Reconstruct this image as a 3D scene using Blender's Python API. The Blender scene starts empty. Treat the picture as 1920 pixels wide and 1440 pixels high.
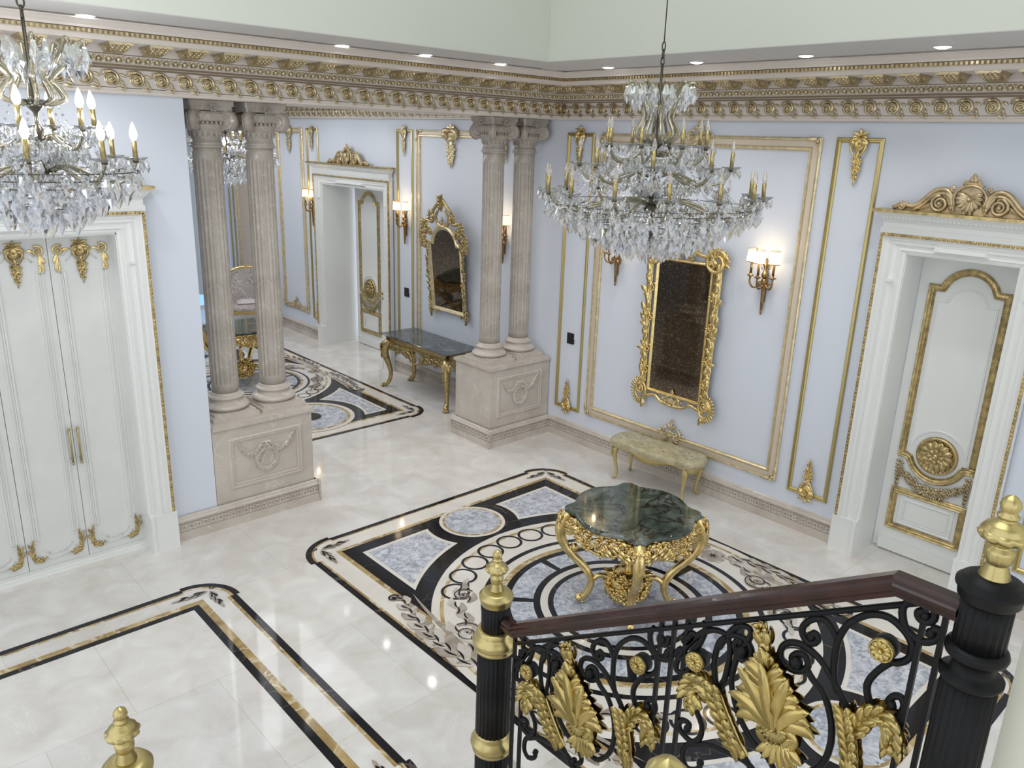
import bpy, math, random
from mathutils import Vector, Matrix
random.seed(7)
PI = math.pi
sc = bpy.context.scene
col = sc.collection

# ------------------------------------------------------------------ camera
CAM = Vector((-6.736, -6.606, 3.5))
yaw, pitch, roll = 0.745911, 0.297414, 0.032925
cy_, sy_, cp_, sp_ = math.cos(yaw), math.sin(yaw), math.cos(pitch), math.sin(pitch)
fwd = Vector((sy_*cp_, cy_*cp_, -sp_))
r0 = Vector((cy_, -sy_, 0)); u0 = r0.cross(fwd)
rgt = math.cos(roll)*r0 + math.sin(roll)*u0
upv = -math.sin(roll)*r0 + math.cos(roll)*u0
cd = bpy.data.cameras.new('camera'); cam = bpy.data.objects.new('camera', cd); col.objects.link(cam)
M = Matrix((rgt, upv, -fwd)).transposed().to_4x4(); M.translation = CAM
cam.matrix_world = M
cd.sensor_width = 36; cd.lens = 1489.38/1920*36; cd.clip_start = .05
sc.camera = cam

# ------------------------------------------------------------------ world, exposure, large lights
w = bpy.data.worlds.new('world'); sc.world = w; w.use_nodes = True
bg = w.node_tree.nodes['Background']; bg.inputs[0].default_value = (.90, .945, 1, 1); bg.inputs[1].default_value = 1.3
vs = sc.view_settings; vs.view_transform = 'Standard'; vs.look = 'None'; vs.gamma = 1; vs.exposure = .12; vs.use_curve_mapping = False
sc.cycles.use_denoising = True
sc.cycles.max_bounces = 10; sc.cycles.diffuse_bounces = 6; sc.cycles.transmission_bounces = 8; sc.cycles.transparent_max_bounces = 16
sc.cycles.caustics_reflective = False; sc.cycles.caustics_refractive = False
sc.cycles.sample_clamp_indirect = 4

def area(name, loc, size, power, colr=(1, 1, 1), rot=(0, 0, 0), sy=None):
    l = bpy.data.lights.new(name, 'AREA'); l.energy = power; l.color = colr; l.size = size
    if sy: l.shape = 'RECTANGLE'; l.size_y = sy
    o = bpy.data.objects.new(name, l); o.location = loc; o.rotation_euler = rot; col.objects.link(o); return o
def point(name, loc, power, colr=(1, 1, 1), rad=.03):
    l = bpy.data.lights.new(name, 'POINT'); l.energy = power; l.color = colr; l.shadow_soft_size = rad
    o = bpy.data.objects.new(name, l); o.location = loc; col.objects.link(o); return o
def spot(name, loc, power, colr=(1, 1, 1), ang=110, rad=.04, blend=.6):
    l = bpy.data.lights.new(name, 'SPOT'); l.energy = power; l.color = colr; l.spot_size = math.radians(ang); l.spot_blend = blend; l.shadow_soft_size = rad
    o = bpy.data.objects.new(name, l); o.location = loc; col.objects.link(o); return o
COOL = (.93, .96, 1); WARM = (1, .78, .5)
area('void_ceiling_light', (-5.2, -4.6, 7.3), 4.6, 150, COOL)  # unseen fill light added high in the void to brighten the room
area('hall_ceiling_light', (-3.2, 4.9, 4.22), 3.4, 130, COOL, sy=6.5)  # fill light added to brighten the hall behind the columns

# ------------------------------------------------------------------ materials
def newmat(name):
    m = bpy.data.materials.new(name); m.use_nodes = True
    nt = m.node_tree; b = nt.nodes['Principled BSDF']
    return m, nt, b
def P(name, c, rough=.5, metal=0., coat=0., bump=0., bscale=30., var=0., vscale=6., spec=.5):
    m, nt, b = newmat(name); b.inputs['Specular IOR Level'].default_value = spec
    b.inputs['Base Color'].default_value = (*c, 1); b.inputs['Roughness'].default_value = rough
    b.inputs['Metallic'].default_value = metal; b.inputs['Coat Weight'].default_value = coat
    if bump or var:
        tc = nt.nodes.new('ShaderNodeTexCoord')
    if bump:
        n = nt.nodes.new('ShaderNodeTexNoise'); n.inputs['Scale'].default_value = bscale; n.inputs['Detail'].default_value = 4
        bp = nt.nodes.new('ShaderNodeBump'); bp.inputs['Strength'].default_value = bump; bp.inputs['Distance'].default_value = .01
        nt.links.new(tc.outputs['Object'], n.inputs['Vector']); nt.links.new(n.outputs['Fac'], bp.inputs['Height']); nt.links.new(bp.outputs['Normal'], b.inputs['Normal'])
    if var:
        n = nt.nodes.new('ShaderNodeTexNoise'); n.inputs['Scale'].default_value = vscale; n.inputs['Detail'].default_value = 6
        r = nt.nodes.new('ShaderNodeValToRGB')
        r.color_ramp.elements[0].position = .35; r.color_ramp.elements[1].position = .65
        r.color_ramp.elements[0].color = (*[x*(1-var) for x in c], 1); r.color_ramp.elements[1].color = (*[min(1, x*(1+var)) for x in c], 1)
        nt.links.new(tc.outputs['Object'], n.inputs['Vector']); nt.links.new(n.outputs['Fac'], r.inputs['Fac']); nt.links.new(r.outputs['Color'], b.inputs['Base Color'])
    return m
def marble(name, stops, rough, scale=2., vein=None, vscale=1.2, vw=.03, tile=0., detail=8, dist=.6, coords='Object', vstrength=1.):
    """stops: colour ramp over a noise; vein: colour of thin veins; tile: pitch of a fine joint grid"""
    m, nt, b = newmat(name); N = nt.nodes.new; L = nt.links.new
    tc = N('ShaderNodeTexCoord')
    n = N('ShaderNodeTexNoise'); n.inputs['Scale'].default_value = scale; n.inputs['Detail'].default_value = detail; n.inputs['Distortion'].default_value = dist
    L(tc.outputs[coords], n.inputs['Vector'])
    r = N('ShaderNodeValToRGB'); cr = r.color_ramp
    while len(cr.elements) < len(stops): cr.elements.new(.5)
    for e, (p, c) in zip(cr.elements, stops): e.position = p; e.color = (*c, 1)
    L(n.outputs['Fac'], r.inputs['Fac']); out = r.outputs['Color']
    if vein:
        n2 = N('ShaderNodeTexNoise'); n2.inputs['Scale'].default_value = vscale; n2.inputs['Detail'].default_value = 5; n2.inputs['Distortion'].default_value = 1.4
        L(tc.outputs[coords], n2.inputs['Vector'])
        a = N('ShaderNodeMath'); a.operation = 'SUBTRACT'; a.inputs[1].default_value = .5; L(n2.outputs['Fac'], a.inputs[0])
        ab = N('ShaderNodeMath'); ab.operation = 'ABSOLUTE'; L(a.outputs[0], ab.inputs[0])
        mr = N('ShaderNodeMapRange'); mr.inputs['From Min'].default_value = 0; mr.inputs['From Max'].default_value = vw; mr.inputs['To Min'].default_value = vstrength; mr.inputs['To Max'].default_value = 0
        L(ab.outputs[0], mr.inputs['Value'])
        mx = N('ShaderNodeMix'); mx.data_type = 'RGBA'; L(mr.outputs[0], mx.inputs['Factor']); L(out, mx.inputs['A']); mx.inputs['B'].default_value = (*vein, 1)
        out = mx.outputs['Result']
    if tile:
        bk = N('ShaderNodeTexBrick'); bk.offset = .5; bk.inputs['Scale'].default_value = 1.0; bk.inputs['Mortar Size'].default_value = .0022
        bk.inputs['Brick Width'].default_value = tile*1.0; bk.inputs['Row Height'].default_value = tile; bk.inputs['Mortar Smooth'].default_value = 0
        bk.inputs['Color1'].default_value = (1, 1, 1, 1); bk.inputs['Color2'].default_value = (.93, .935, .945, 1); bk.inputs['Mortar'].default_value = (.78, .76, .74, 1)
        L(tc.outputs[coords], bk.inputs['Vector'])
        mx = N('ShaderNodeMix'); mx.data_type = 'RGBA'; mx.blend_type = 'MULTIPLY'; mx.inputs['Factor'].default_value = 1; L(out, mx.inputs['A']); L(bk.outputs['Color'], mx.inputs['B']); out = mx.outputs['Result']
    L(out, b.inputs['Base Color']); b.inputs['Roughness'].default_value = rough; b.inputs['IOR'].default_value = 1.5
    if name == 'black_marble': b.inputs['IOR'].default_value = 1.32
    return m
MT = {}
MT['wall'] = P('white_wall_paint', (.69, .725, .805), .55)
MT['upper'] = P('pale_green_paint', (.57, .585, .52), .6)
MT['soffit'] = P('soffit_paint', (.62, .60, .58), .6)
MT['cream_wall'] = P('cream_paint', (.80, .79, .68), .6)
MT['cornice'] = P('cornice_paint', (.70, .635, .575), .5)
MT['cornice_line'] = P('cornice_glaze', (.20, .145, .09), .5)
MT['gilt'] = P('antique_gilt', (.55, .455, .285), .28, .85, var=.25, vscale=30)
MT['gold'] = P('gold_leaf', (.78, .60, .27), .25, 1., var=.18, vscale=18)
MT['gold_dark'] = P('old_gold', (.52, .40, .19), .34, .9, var=.3, vscale=22)
MT['gold_pale'] = P('pale_gold', (.74, .62, .38), .35, .8, var=.15, vscale=20)
MT['gold_paint'] = P('gold_paint', (.55, .45, .20), .33, .95)
MT['champagne'] = P('champagne_band', (.68, .58, .46), .45, .2)
MT['brass'] = P('brass', (.48, .38, .17), .3, 1.)
MT['bronze'] = P('dark_bronze', (.30, .19, .09), .36, 1., var=.3, vscale=25)
MT['white_lacquer'] = P('white_lacquer', (.78, .785, .765), .35)
MT['white_ward'] = P('grained_white_lacquer', (.70, .705, .68), .38, var=.03, vscale=4)
MT['black_iron'] = P('black_iron', (.006, .006, .007), .42, spec=.22)
MT['dark_bronze_flat'] = P('black_plastic', (.012, .012, .014), .4)
MT['shadow_gap'] = P('dark_gap', (.03, .03, .03), .8)
MT['steel'] = P('dark_steel', (.10, .09, .07), .35, .9)
MT['mahogany'] = P('mahogany', (.030, .010, .008), .24, coat=.12, var=.35, vscale=9, spec=.3)
MT['floor'] = marble('floor_marble', [(.28, (.67, .62, .575)), (.44, (.725, .685, .645)), (.56, (.765, .735, .70)), (.72, (.83, .81, .78))], .06, 3.6, (.88, .865, .84), 2.6, .007, 1.02, vstrength=.45, detail=12, dist=.7)
MT['cream'] = marble('cream_marble', [(.3, (.71, .66, .60)), (.7, (.80, .76, .70))], .06, 3.)
MT['black'] = marble('black_marble', [(.3, (.010, .010, .013)), (.75, (.018, .018, .022))], .07, 3., (.12, .10, .09), .8, .004)
MT['goldm'] = marble('golden_brown_marble', [(.28, (.22, .13, .05)), (.5, (.42, .29, .12)), (.75, (.62, .49, .27))], .07, 5., (.70, .62, .45), 2.5, .03)
MT['grey'] = marble('blue_grey_marble', [(.3, (.30, .32, .38)), (.5, (.53, .55, .61)), (.7, (.72, .73, .77))], .07, 14., (.20, .21, .26), 9., .02, dist=1.)
MT['taupe'] = marble('taupe_marble', [(.3, (.26, .21, .17)), (.7, (.50, .44, .38))], .08, 9.)
MT['taupe_light'] = marble('pale_taupe_marble', [(.3, (.50, .45, .39)), (.7, (.66, .61, .55))], .08, 9.)
MT['pedestal'] = marble('beige_marble', [(.3, (.49, .43, .37)), (.5, (.56, .50, .44)), (.75, (.62, .57, .51))], .16, 2.5, (.70, .65, .60), 2., .012, vstrength=.6)
MT['column'] = marble('column_marble', [(.3, (.36, .32, .275)), (.5, (.43, .385, .335)), (.75, (.51, .47, .42))], .2, 3.5, (.60, .56, .51), 3., .014, vstrength=.6)
MT['green'] = marble('green_marble', [(.28, (.015, .026, .020)), (.48, (.066, .086, .068)), (.62, (.14, .155, .13)), (.8, (.29, .30, .27))], .06, 3.2, (.018, .012, .010), 2.6, .022, dist=1.6)
MT['greygreen'] = marble('dark_grey_marble', [(.3, (.025, .03, .032)), (.52, (.075, .085, .088)), (.75, (.17, .185, .185))], .07, 7., (.30, .30, .28), 4., .012, dist=1.4)
MT['stone_carving'] = P('pale_stone_carving', (.72, .67, .60), .6)  # garland stone, coloured lighter for the light its relief catches
MT['crest'] = P('antique_gold_crest', (.55, .43, .26), .38, .75, var=.25, vscale=14)
MT['rail_gold'] = P('dull_rail_gold', (.53, .41, .16), .30, 1., var=.15, vscale=18)
MT['mirror'] = None
def mirror_mat():
    m, nt, b = newmat('antiqued_dark_mirror'); N = nt.nodes.new; L = nt.links.new
    tc = N('ShaderNodeTexCoord'); n = N('ShaderNodeTexNoise'); n.inputs['Scale'].default_value = 75; n.inputs['Detail'].default_value = 3
    L(tc.outputs['Object'], n.inputs['Vector'])
    r = N('ShaderNodeValToRGB'); r.color_ramp.elements[0].position = .56; r.color_ramp.elements[1].position = .66
    r.color_ramp.elements[0].color = (.125, .10, .075, 1); r.color_ramp.elements[1].color = (.34, .29, .22, 1)
    L(n.outputs['Fac'], r.inputs['Fac']); L(r.outputs['Color'], b.inputs['Base Color'])
    b.inputs['Metallic'].default_value = 1; b.inputs['Roughness'].default_value = .05
    bp = N('ShaderNodeBump'); bp.inputs['Strength'].default_value = .03; L(n.outputs['Fac'], bp.inputs['Height'])
    return m
MT['mirror'] = mirror_mat()
def crystal(name, tint=(1, 1, 1), clear=.22, rough=.0):
    m = bpy.data.materials.new(name); m.use_nodes = True; nt = m.node_tree; N = nt.nodes.new; L = nt.links.new
    nt.nodes.clear(); o = N('ShaderNodeOutputMaterial')
    g = N('ShaderNodeBsdfGlass'); g.inputs['Color'].default_value = (*tint, 1); g.inputs['IOR'].default_value = 1.52; g.inputs['Roughness'].default_value = rough
    t = N('ShaderNodeBsdfTransparent'); t.inputs['Color'].default_value = (*tint, 1)
    gl = N('ShaderNodeBsdfGlossy'); gl.inputs['Roughness'].default_value = .05; gl.inputs['Color'].default_value = (1, 1, 1, 1)
    m1 = N('ShaderNodeMixShader'); m1.inputs[0].default_value = clear; L(g.outputs[0], m1.inputs[1]); L(t.outputs[0], m1.inputs[2])
    m2 = N('ShaderNodeMixShader'); m2.inputs[0].default_value = .10; L(m1.outputs[0], m2.inputs[1]); L(gl.outputs[0], m2.inputs[2])
    L(m2.outputs[0], o.inputs[0]); return m
MT['crystal'] = crystal('cut_crystal', (.97, .98, 1))
MT['arm_glass'] = P('smoky_glass_arm', (.40, .36, .26), .12, .75)
MT['bulb_clear'] = crystal('clear_bulb_glass', (1, .97, .92), .5)
def emis(name, c, s, base=None):
    m, nt, b = newmat(name); b.inputs['Base Color'].default_value = (*(base or c), 1); b.inputs['Emission Color'].default_value = (*c, 1); b.inputs['Emission Strength'].default_value = s; return m
MT['bulb_lit'] = emis('lit_bulb', (.93, .96, 1), 9)
MT['shade'] = emis('glowing_pleated_shade', (1, .84, .58), 1.05, (.85, .75, .6))
MT['led'] = emis('downlight_led', (.95, .97, 1), 12)
MT['day'] = emis('daylit_glass', (.35, .65, 1), .75)
MT['fabric'] = P('pale_gold_silk', (.46, .40, .24), .35, coat=.6, bump=.5, bscale=40, var=.18, vscale=14)
MT['damask'] = marble('damask_fabric', [(.44, (.50, .46, .44)), (.5, (.26, .21, .19)), (.58, (.60, .56, .54))], .8, 13., detail=1, dist=2.)
MT['cushion'] = P('pale_cushion', (.66, .62, .60), .8)
MT['bench_wood'] = P('gold_painted_wood', (.58, .47, .20), .4, .55)
MT['beige_panel'] = P('beige_wall_silk', (.62, .52, .44), .7)

# ------------------------------------------------------------------ mesh builder
class MB:
    def __init__(s): s.v = []; s.f = []; s.m = []; s.s = []; s.T = None
    def add(s, vs_, fs, m=0, smooth=True):
        b = len(s.v)
        if s.T is not None: vs_ = [s.T @ Vector(p) for p in vs_]
        s.v += [tuple(p) for p in vs_]
        for f in fs: s.f.append(tuple(i+b for i in f)); s.m.append(m); s.s.append(smooth)
    def box(s, x0, x1, y0, y1, z0, z1, m=0):
        s.add([(x0, y0, z0), (x1, y0, z0), (x1, y1, z0), (x0, y1, z0), (x0, y0, z1), (x1, y0, z1), (x1, y1, z1), (x0, y1, z1)],
              [(0, 3, 2, 1), (4, 5, 6, 7), (0, 1, 5, 4), (1, 2, 6, 5), (2, 3, 7, 6), (3, 0, 4, 7)], m, False)
    def lathe(s, prof, n=24, c=(0, 0, 0), m=0, fn=None, X=None, smooth=True):
        vs_ = []
        for (r, z) in prof:
            for k in range(n):
                a = 2*PI*k/n; rr = max(r, 0) * (fn(a, z) if fn else 1)
                p = Vector((rr*math.cos(a), rr*math.sin(a), z))
                if X is not None: p = X @ p
                vs_.append((p.x+c[0], p.y+c[1], p.z+c[2]))
        fs = []
        for i in range(len(prof)-1):
            for k in range(n):
                k2 = (k+1) % n; fs.append((i*n+k, i*n+k2, (i+1)*n+k2, (i+1)*n+k))
        if prof[0][0] > 1e-6: fs.append(tuple(reversed(range(n))))
        if prof[-1][0] > 1e-6: fs.append(tuple((len(prof)-1)*n+k for k in range(n)))
        s.add(vs_, fs, m, smooth)
    def tube(s, pts, r, n=6, m=0, closed=False, flat=None, smooth=True):
        """flat=(axis Vector, factor): scales the section along that axis"""
        P_ = [Vector(p) for p in pts]; N_ = len(P_)
        if N_ < 2: return
        R = r if isinstance(r, (list, tuple)) else [r]*N_
        T = []
        for i in range(N_):
            a = P_[i-1] if (i > 0 or closed) else P_[i]; b = P_[(i+1) % N_] if (i < N_-1 or closed) else P_[i]
            d = b-a; T.append(d.normalized() if d.length > 1e-9 else Vector((0, 0, 1)))
        up = Vector((0, 0, 1)) if abs(T[0].z) < .9 else Vector((0, 1, 0))
        nrm = (up - T[0]*up.dot(T[0])).normalized(); vs_ = []
        for i in range(N_):
            nrm = (nrm - T[i]*nrm.dot(T[i]));
            nrm = nrm.normalized() if nrm.length > 1e-6 else T[i].orthogonal().normalized()
            bn = T[i].cross(nrm)
            for k in range(n):
                a = 2*PI*(k+.5)/n; o = (nrm*math.cos(a)+bn*math.sin(a))*R[i]
                if flat: o = o - flat[0]*(o.dot(flat[0]))*(1-flat[1])
                vs_.append(P_[i]+o)
        fs = []
        for i in range(N_ if closed else N_-1):
            j = (i+1) % N_
            for k in range(n):
                k2 = (k+1) % n; fs.append((i*n+k, i*n+k2, j*n+k2, j*n+k))
        if not closed: fs += [tuple(reversed(range(n))), tuple((N_-1)*n+k for k in range(n))]
        s.add(vs_, fs, m, smooth)
    def prism(s, poly, y0, y1, m=0, plane='xz'):
        n = len(poly)
        if plane == 'xy': poly = poly[::-1]
        if plane == 'xz': vs_ = [(a, y0, b) for a, b in poly]+[(a, y1, b) for a, b in poly]
        else: vs_ = [(a, b, y0) for a, b in poly]+[(a, b, y1) for a, b in poly]
        s.add(vs_, [tuple(range(n)), tuple(reversed(range(n, 2*n)))]+[(i, (i+1) % n, n+(i+1) % n, n+i) for i in range(n)], m, False)
    def flat(s, poly, z, m=0):
        s.add([(a, b, z) for a, b in poly], [tuple(range(len(poly)))], m, False)
    def ring(s, c, ra, rb, z, m=0, n=72, a0=0, a1=2*PI):
        vs_ = []; full = abs(a1-a0-2*PI) < 1e-6; k_ = n if full else n+1
        for k in range(k_):
            a = a0+(a1-a0)*k/n
            vs_ += [(c[0]+ra*math.cos(a), c[1]+ra*math.sin(a), z), (c[0]+rb*math.cos(a), c[1]+rb*math.sin(a), z)]
        s.add(vs_, [(2*k, 2*k+1, 2*((k+1) % k_)+1, 2*((k+1) % k_)) for k in range(n)], m, False)
    def disc(s, c, r, z, m=0, n=64):
        s.flat([(c[0]+r*math.cos(2*PI*k/n), c[1]+r*math.sin(2*PI*k/n)) for k in range(n)], z, m)
    def blob(s, c, r, n=8, k=5, m=0):
        rx, ry, rz = r if isinstance(r, (list, tuple)) else (r, r, r); vs_ = []
        for i in range(1, k):
            t = PI*i/k
            for j in range(n): a = 2*PI*j/n; vs_.append((c[0]+rx*math.sin(t)*math.cos(a), c[1]+ry*math.sin(t)*math.sin(a), c[2]+rz*math.cos(t)))
        vs_ += [(c[0], c[1], c[2]+rz), (c[0], c[1], c[2]-rz)]; T_ = len(vs_)-2; fs = []
        for i in range(k-2):
            for j in range(n): j2 = (j+1) % n; fs.append((i*n+j, (i+1)*n+j, (i+1)*n+j2, i*n+j2))
        for j in range(n): j2 = (j+1) % n; fs += [(T_, j, j2), (T_+1, (k-2)*n+j2, (k-2)*n+j)]
        s.add(vs_, fs, m)
    def frame(s, pts, prof, m=0):
        """closed outline in local XZ swept with a section given as (inset, height out of the wall)"""
        n = len(pts); A = sum(pts[i][0]*pts[(i+1) % n][1]-pts[(i+1) % n][0]*pts[i][1] for i in range(n)); sg = 1 if A > 0 else -1
        mit = []
        for i in range(n):
            p, q, r = Vector(pts[i-1]), Vector(pts[i]), Vector(pts[(i+1) % n])
            d1 = (q-p).normalized(); d2 = (r-q).normalized()
            n1 = Vector((-d1.y, d1.x))*sg; n2 = Vector((-d2.y, d2.x))*sg
            b = n1+n2; b = b/(max(.35, 1+n1.dot(n2))); mit.append(b)
        vs_ = []
        for (d, o) in prof:
            for i in range(n): vs_.append((pts[i][0]+mit[i].x*d, -o, pts[i][1]+mit[i].y*d))
        fs = []
        for j in range(len(prof)-1):
            for i in range(n):
                i2 = (i+1) % n; fs.append((j*n+i, j*n+i2, (j+1)*n+i2, (j+1)*n+i) if sg > 0 else (j*n+i2, j*n+i, (j+1)*n+i, (j+1)*n+i2))
        s.add(vs_, fs, m, False)
    def extr(s, prof, p0, p1, out, m=0, smooth=False):
        """moulding run from p0 to p1: prof=(out, z) list; out: horizontal unit vector"""
        p0, p1, out = Vector(p0), Vector(p1), Vector(out); n = len(prof)
        vs_ = [p0+out*a+Vector((0, 0, b)) for a, b in prof]+[p1+out*a+Vector((0, 0, b)) for a, b in prof]
        s.add(vs_, [(i, i+1, n+i+1, n+i) for i in range(n-1)]+[tuple(range(n)), tuple(reversed(range(n, 2*n)))], m, smooth)
    # ---- carved ornament, in local XZ with -Y outwards
    def leaf(s, p, ang, L, W, h=.012, curl=0., lobes=3, lift=.5, back=None, m=0, y=0.):
        nt_, nw = 9, 5; fr = []; x, z = p; a = ang; st = L/(nt_-1)
        for i in range(nt_):
            t = i/(nt_-1)
            wd = W*.5*(.30+.70*math.sin(PI*min(1, .10+.80*t)))*math.sqrt(max(0, 1-t**4))*(1.06-.24*abs(math.sin(lobes*PI*t)))
            ca, sa = math.cos(a), math.sin(a)
            for j in range(nw):
                q = (j-2)/2; hh = h*(1-q*q)*(.5+.5*math.sin(PI*t)) + h*(.35 if abs(q) == .5 else 0) + lift*h*t*t
                if j == 2: hh *= .72
                fr.append((x-sa*wd*q, y-hh, z+ca*wd*q))
            x += ca*st; z += sa*st; a += curl/(nt_-1)
        fs = [(i*nw+j, i*nw+j+1, (i+1)*nw+j+1, (i+1)*nw+j) for i in range(nt_-1) for j in range(nw-1)]
        s.add(fr, fs, m)
        if back is not None:
            s.add([(v[0], 2*y+back-v[1]*1. if False else y+back+(y-v[1])*.6, v[2]) for v in fr], [tuple(reversed(f)) for f in fs], m)
    def scroll(s, c, r, turns=1.7, a0=0., d=1, th=.01, h=1.0, y=0., m=0, n=6, tail=None):
        """spiral ending in a bud at c, starting at radius r and angle a0"""
        k = int(turns*12)+1; pts = []; R = []
        for i in range(k):
            t = i/(k-1); rr = r*(1-t)**.85+r*.10*t; a = a0+d*turns*2*PI*t
            pts.append((c[0]+rr*math.cos(a), y-th*.6*h, c[1]+rr*math.sin(a))); R.append(th*(1-.45*t))
        if tail: pts = [(tail[0], y-th*.3, tail[1])]+pts; R = [th*.5]+R
        s.tube(pts, R, n, m); s.blob((c[0], y-th*h, c[1]), (th*1.2, th*1.1*h, th*1.2), 6, 4, m)
    def flower(s, c, r, h=.012, n=6, m=0, y=0.):
        for k in range(n):
            a = 2*PI*k/n; s.leaf((c[0]+.15*r*math.cos(a), c[1]+.15*r*math.sin(a)), a, r*.9, r*.75, h, 0, 1, .4, m=m, y=y)
        s.blob((c[0], y-h, c[1]), (r*.25, h*.8, r*.25), 6, 4, m)
    def shell(s, c, r, h=.02, n=9, a0=-.25, a1=PI+.25, m=0, y=0., up=1):
        for k in range(n):
            a = a0+(a1-a0)*k/(n-1); s.leaf(c, a*up, r, 2.6*r*math.sin((a1-a0)/(n-1)/2)+.004, h, 0, 1, .6, m=m, y=y)
        s.blob((c[0], y-h*.7, c[1]), (r*.2, h, r*.2), 8, 4, m)
    def build(s, name, mats, parent=None, loc=None, rz=None):
        me = bpy.data.meshes.new(name); me.from_pydata(s.v, [], s.f)
        for mm in (mats if isinstance(mats, (list, tuple)) else [mats]): me.materials.append(MT[mm])
        me.polygons.foreach_set('material_index', s.m); me.polygons.foreach_set('use_smooth', s.s); me.update()
        o = bpy.data.objects.new(name, me); col.objects.link(o)
        if parent: o.parent = parent
        if loc is not None: o.location = loc
        if rz is not None: o.rotation_euler = (0, 0, rz)
        return o
def smooth_path(pts, sub=4, closed=False):
    """Catmull-Rom through points of any dimension"""
    P_ = [Vector(p) for p in pts]; n = len(P_); out = []
    for i in range(n if closed else n-1):
        p0 = P_[i-1] if (i > 0 or closed) else P_[0]; p1 = P_[i]; p2 = P_[(i+1) % n]; p3 = P_[(i+2) % n] if (i+2 < n or closed) else P_[-1]
        for k in range(sub):
            t = k/sub; out.append(.5*((2*p1)+(p2-p0)*t+(2*p0-5*p1+4*p2-p3)*t*t+(3*p1-p0-3*p2+p3)*t**3))
    if not closed: out.append(P_[-1])
    return out
def empty(name, loc, rz=0.):
    o = bpy.data.objects.new(name, None); o.location = loc; o.rotation_euler = (0, 0, rz); o.empty_display_size = .1; col.objects.link(o); return o
def tag(o, label, cat, group=None, kind=None):
    o['label'] = label; o['category'] = cat
    if group: o['group'] = group
    if kind: o['kind'] = kind
    return o
def struct(o): o['kind'] = 'structure'; return o
def copy_tree(o, parent=None):
    c = o.copy(); col.objects.link(c)
    if parent: c.parent = parent
    for ch in list(o.children): copy_tree(ch, c)
    return c
RW = -PI/2          # things on the right-hand wall: local -Y turns to world -X, local X to world -Y
def rect(w_, z0, z1): return [(-w_/2, z0), (w_/2, z0), (w_/2, z1), (-w_/2, z1)]
# ------------------------------------------------------------------ the setting: floor and marble inlay
mb = MB(); mb.box(-10, .7, -9, 11, -.12, 0); floor = struct(mb.build('floor', 'floor'))

NL = [0]
def zlift(z, m): NL[0] += 1; return z+.00006*(NL[0] % 30)+(.0019 if m == 0 else 0)      # neighbouring inlay pieces never share a plane
def leaf2(mb, p, ang, L, W, curl, z, m, lobes=0):
    z = zlift(z, m)
    pts_l, pts_r = [], []; x, y = p; a = ang; n = 9
    for i in range(n+1):
        t = i/n; wd = W*.5*math.sin(PI*min(1, .06+.94*t))**.8*(1-.3*abs(math.sin(lobes*PI*t)) if lobes else 1)
        pts_l.append((x-math.sin(a)*wd, y+math.cos(a)*wd)); pts_r.append((x+math.sin(a)*wd, y-math.cos(a)*wd))
        x += math.cos(a)*L/n; y += math.sin(a)*L/n; a += curl/n
    pts = pts_l+pts_r[::-1]
    mb.add([(u, v, z) for u, v in pts], [(i, i+1, 2*n-i, 2*n+1-i) for i in range(n)], m, False)
def spiral2(mb, c, r, turns, a0, d, th, z, m):
    z = zlift(z, m)
    k = int(turns*16); vs_ = []
    for i in range(k+1):
        t = i/k; rr = r*(1-.85*t); a = a0+d*turns*2*PI*t; tt = th*(1-.5*t)
        vs_ += [(c[0]+(rr-tt)*math.cos(a), c[1]+(rr-tt)*math.sin(a), z), (c[0]+(rr+tt)*math.cos(a), c[1]+(rr+tt)*math.sin(a), z)]
    mb.add(vs_, [(2*i, 2*i+1, 2*i+3, 2*i+2) for i in range(k)], m, False); mb.disc(c, th*2, z+.00003, m, 14)
Z = [.0012*(i+1) for i in range(14)]
INL = ['black', 'goldm', 'cream', 'grey', 'taupe', 'taupe_light', 'floor']   # material slots of every inlay
def notched(hx, hy, cx, cy, ins, rc=.30, step=.028):
    """rectangle with rounded ears at the corners, inset by ins"""
    out = []
    for (sx, sy) in ((1, 1), (-1, 1), (-1, -1), (1, -1)):
        X, Y = hx-ins, hy-ins; r = rc-ins; s_ = step
        c = (X-r, Y-r); arc = []
        for k in range(13):
            a = PI/2*k/12; arc.append((c[0]+(r+s_)*math.cos(a)*1.0, c[1]+(r+s_)*math.sin(a)))
        seq = [(X, c[1]-.02)]+[(X+s_, c[1]-.02)]+arc+[(c[0]-.02, Y+s_), (c[0]-.02, Y)]
        if sx*sy < 0: seq = seq[::-1]
        out += [(cx+sx*a, cy+sy*b) for a, b in seq]
    return out
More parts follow.
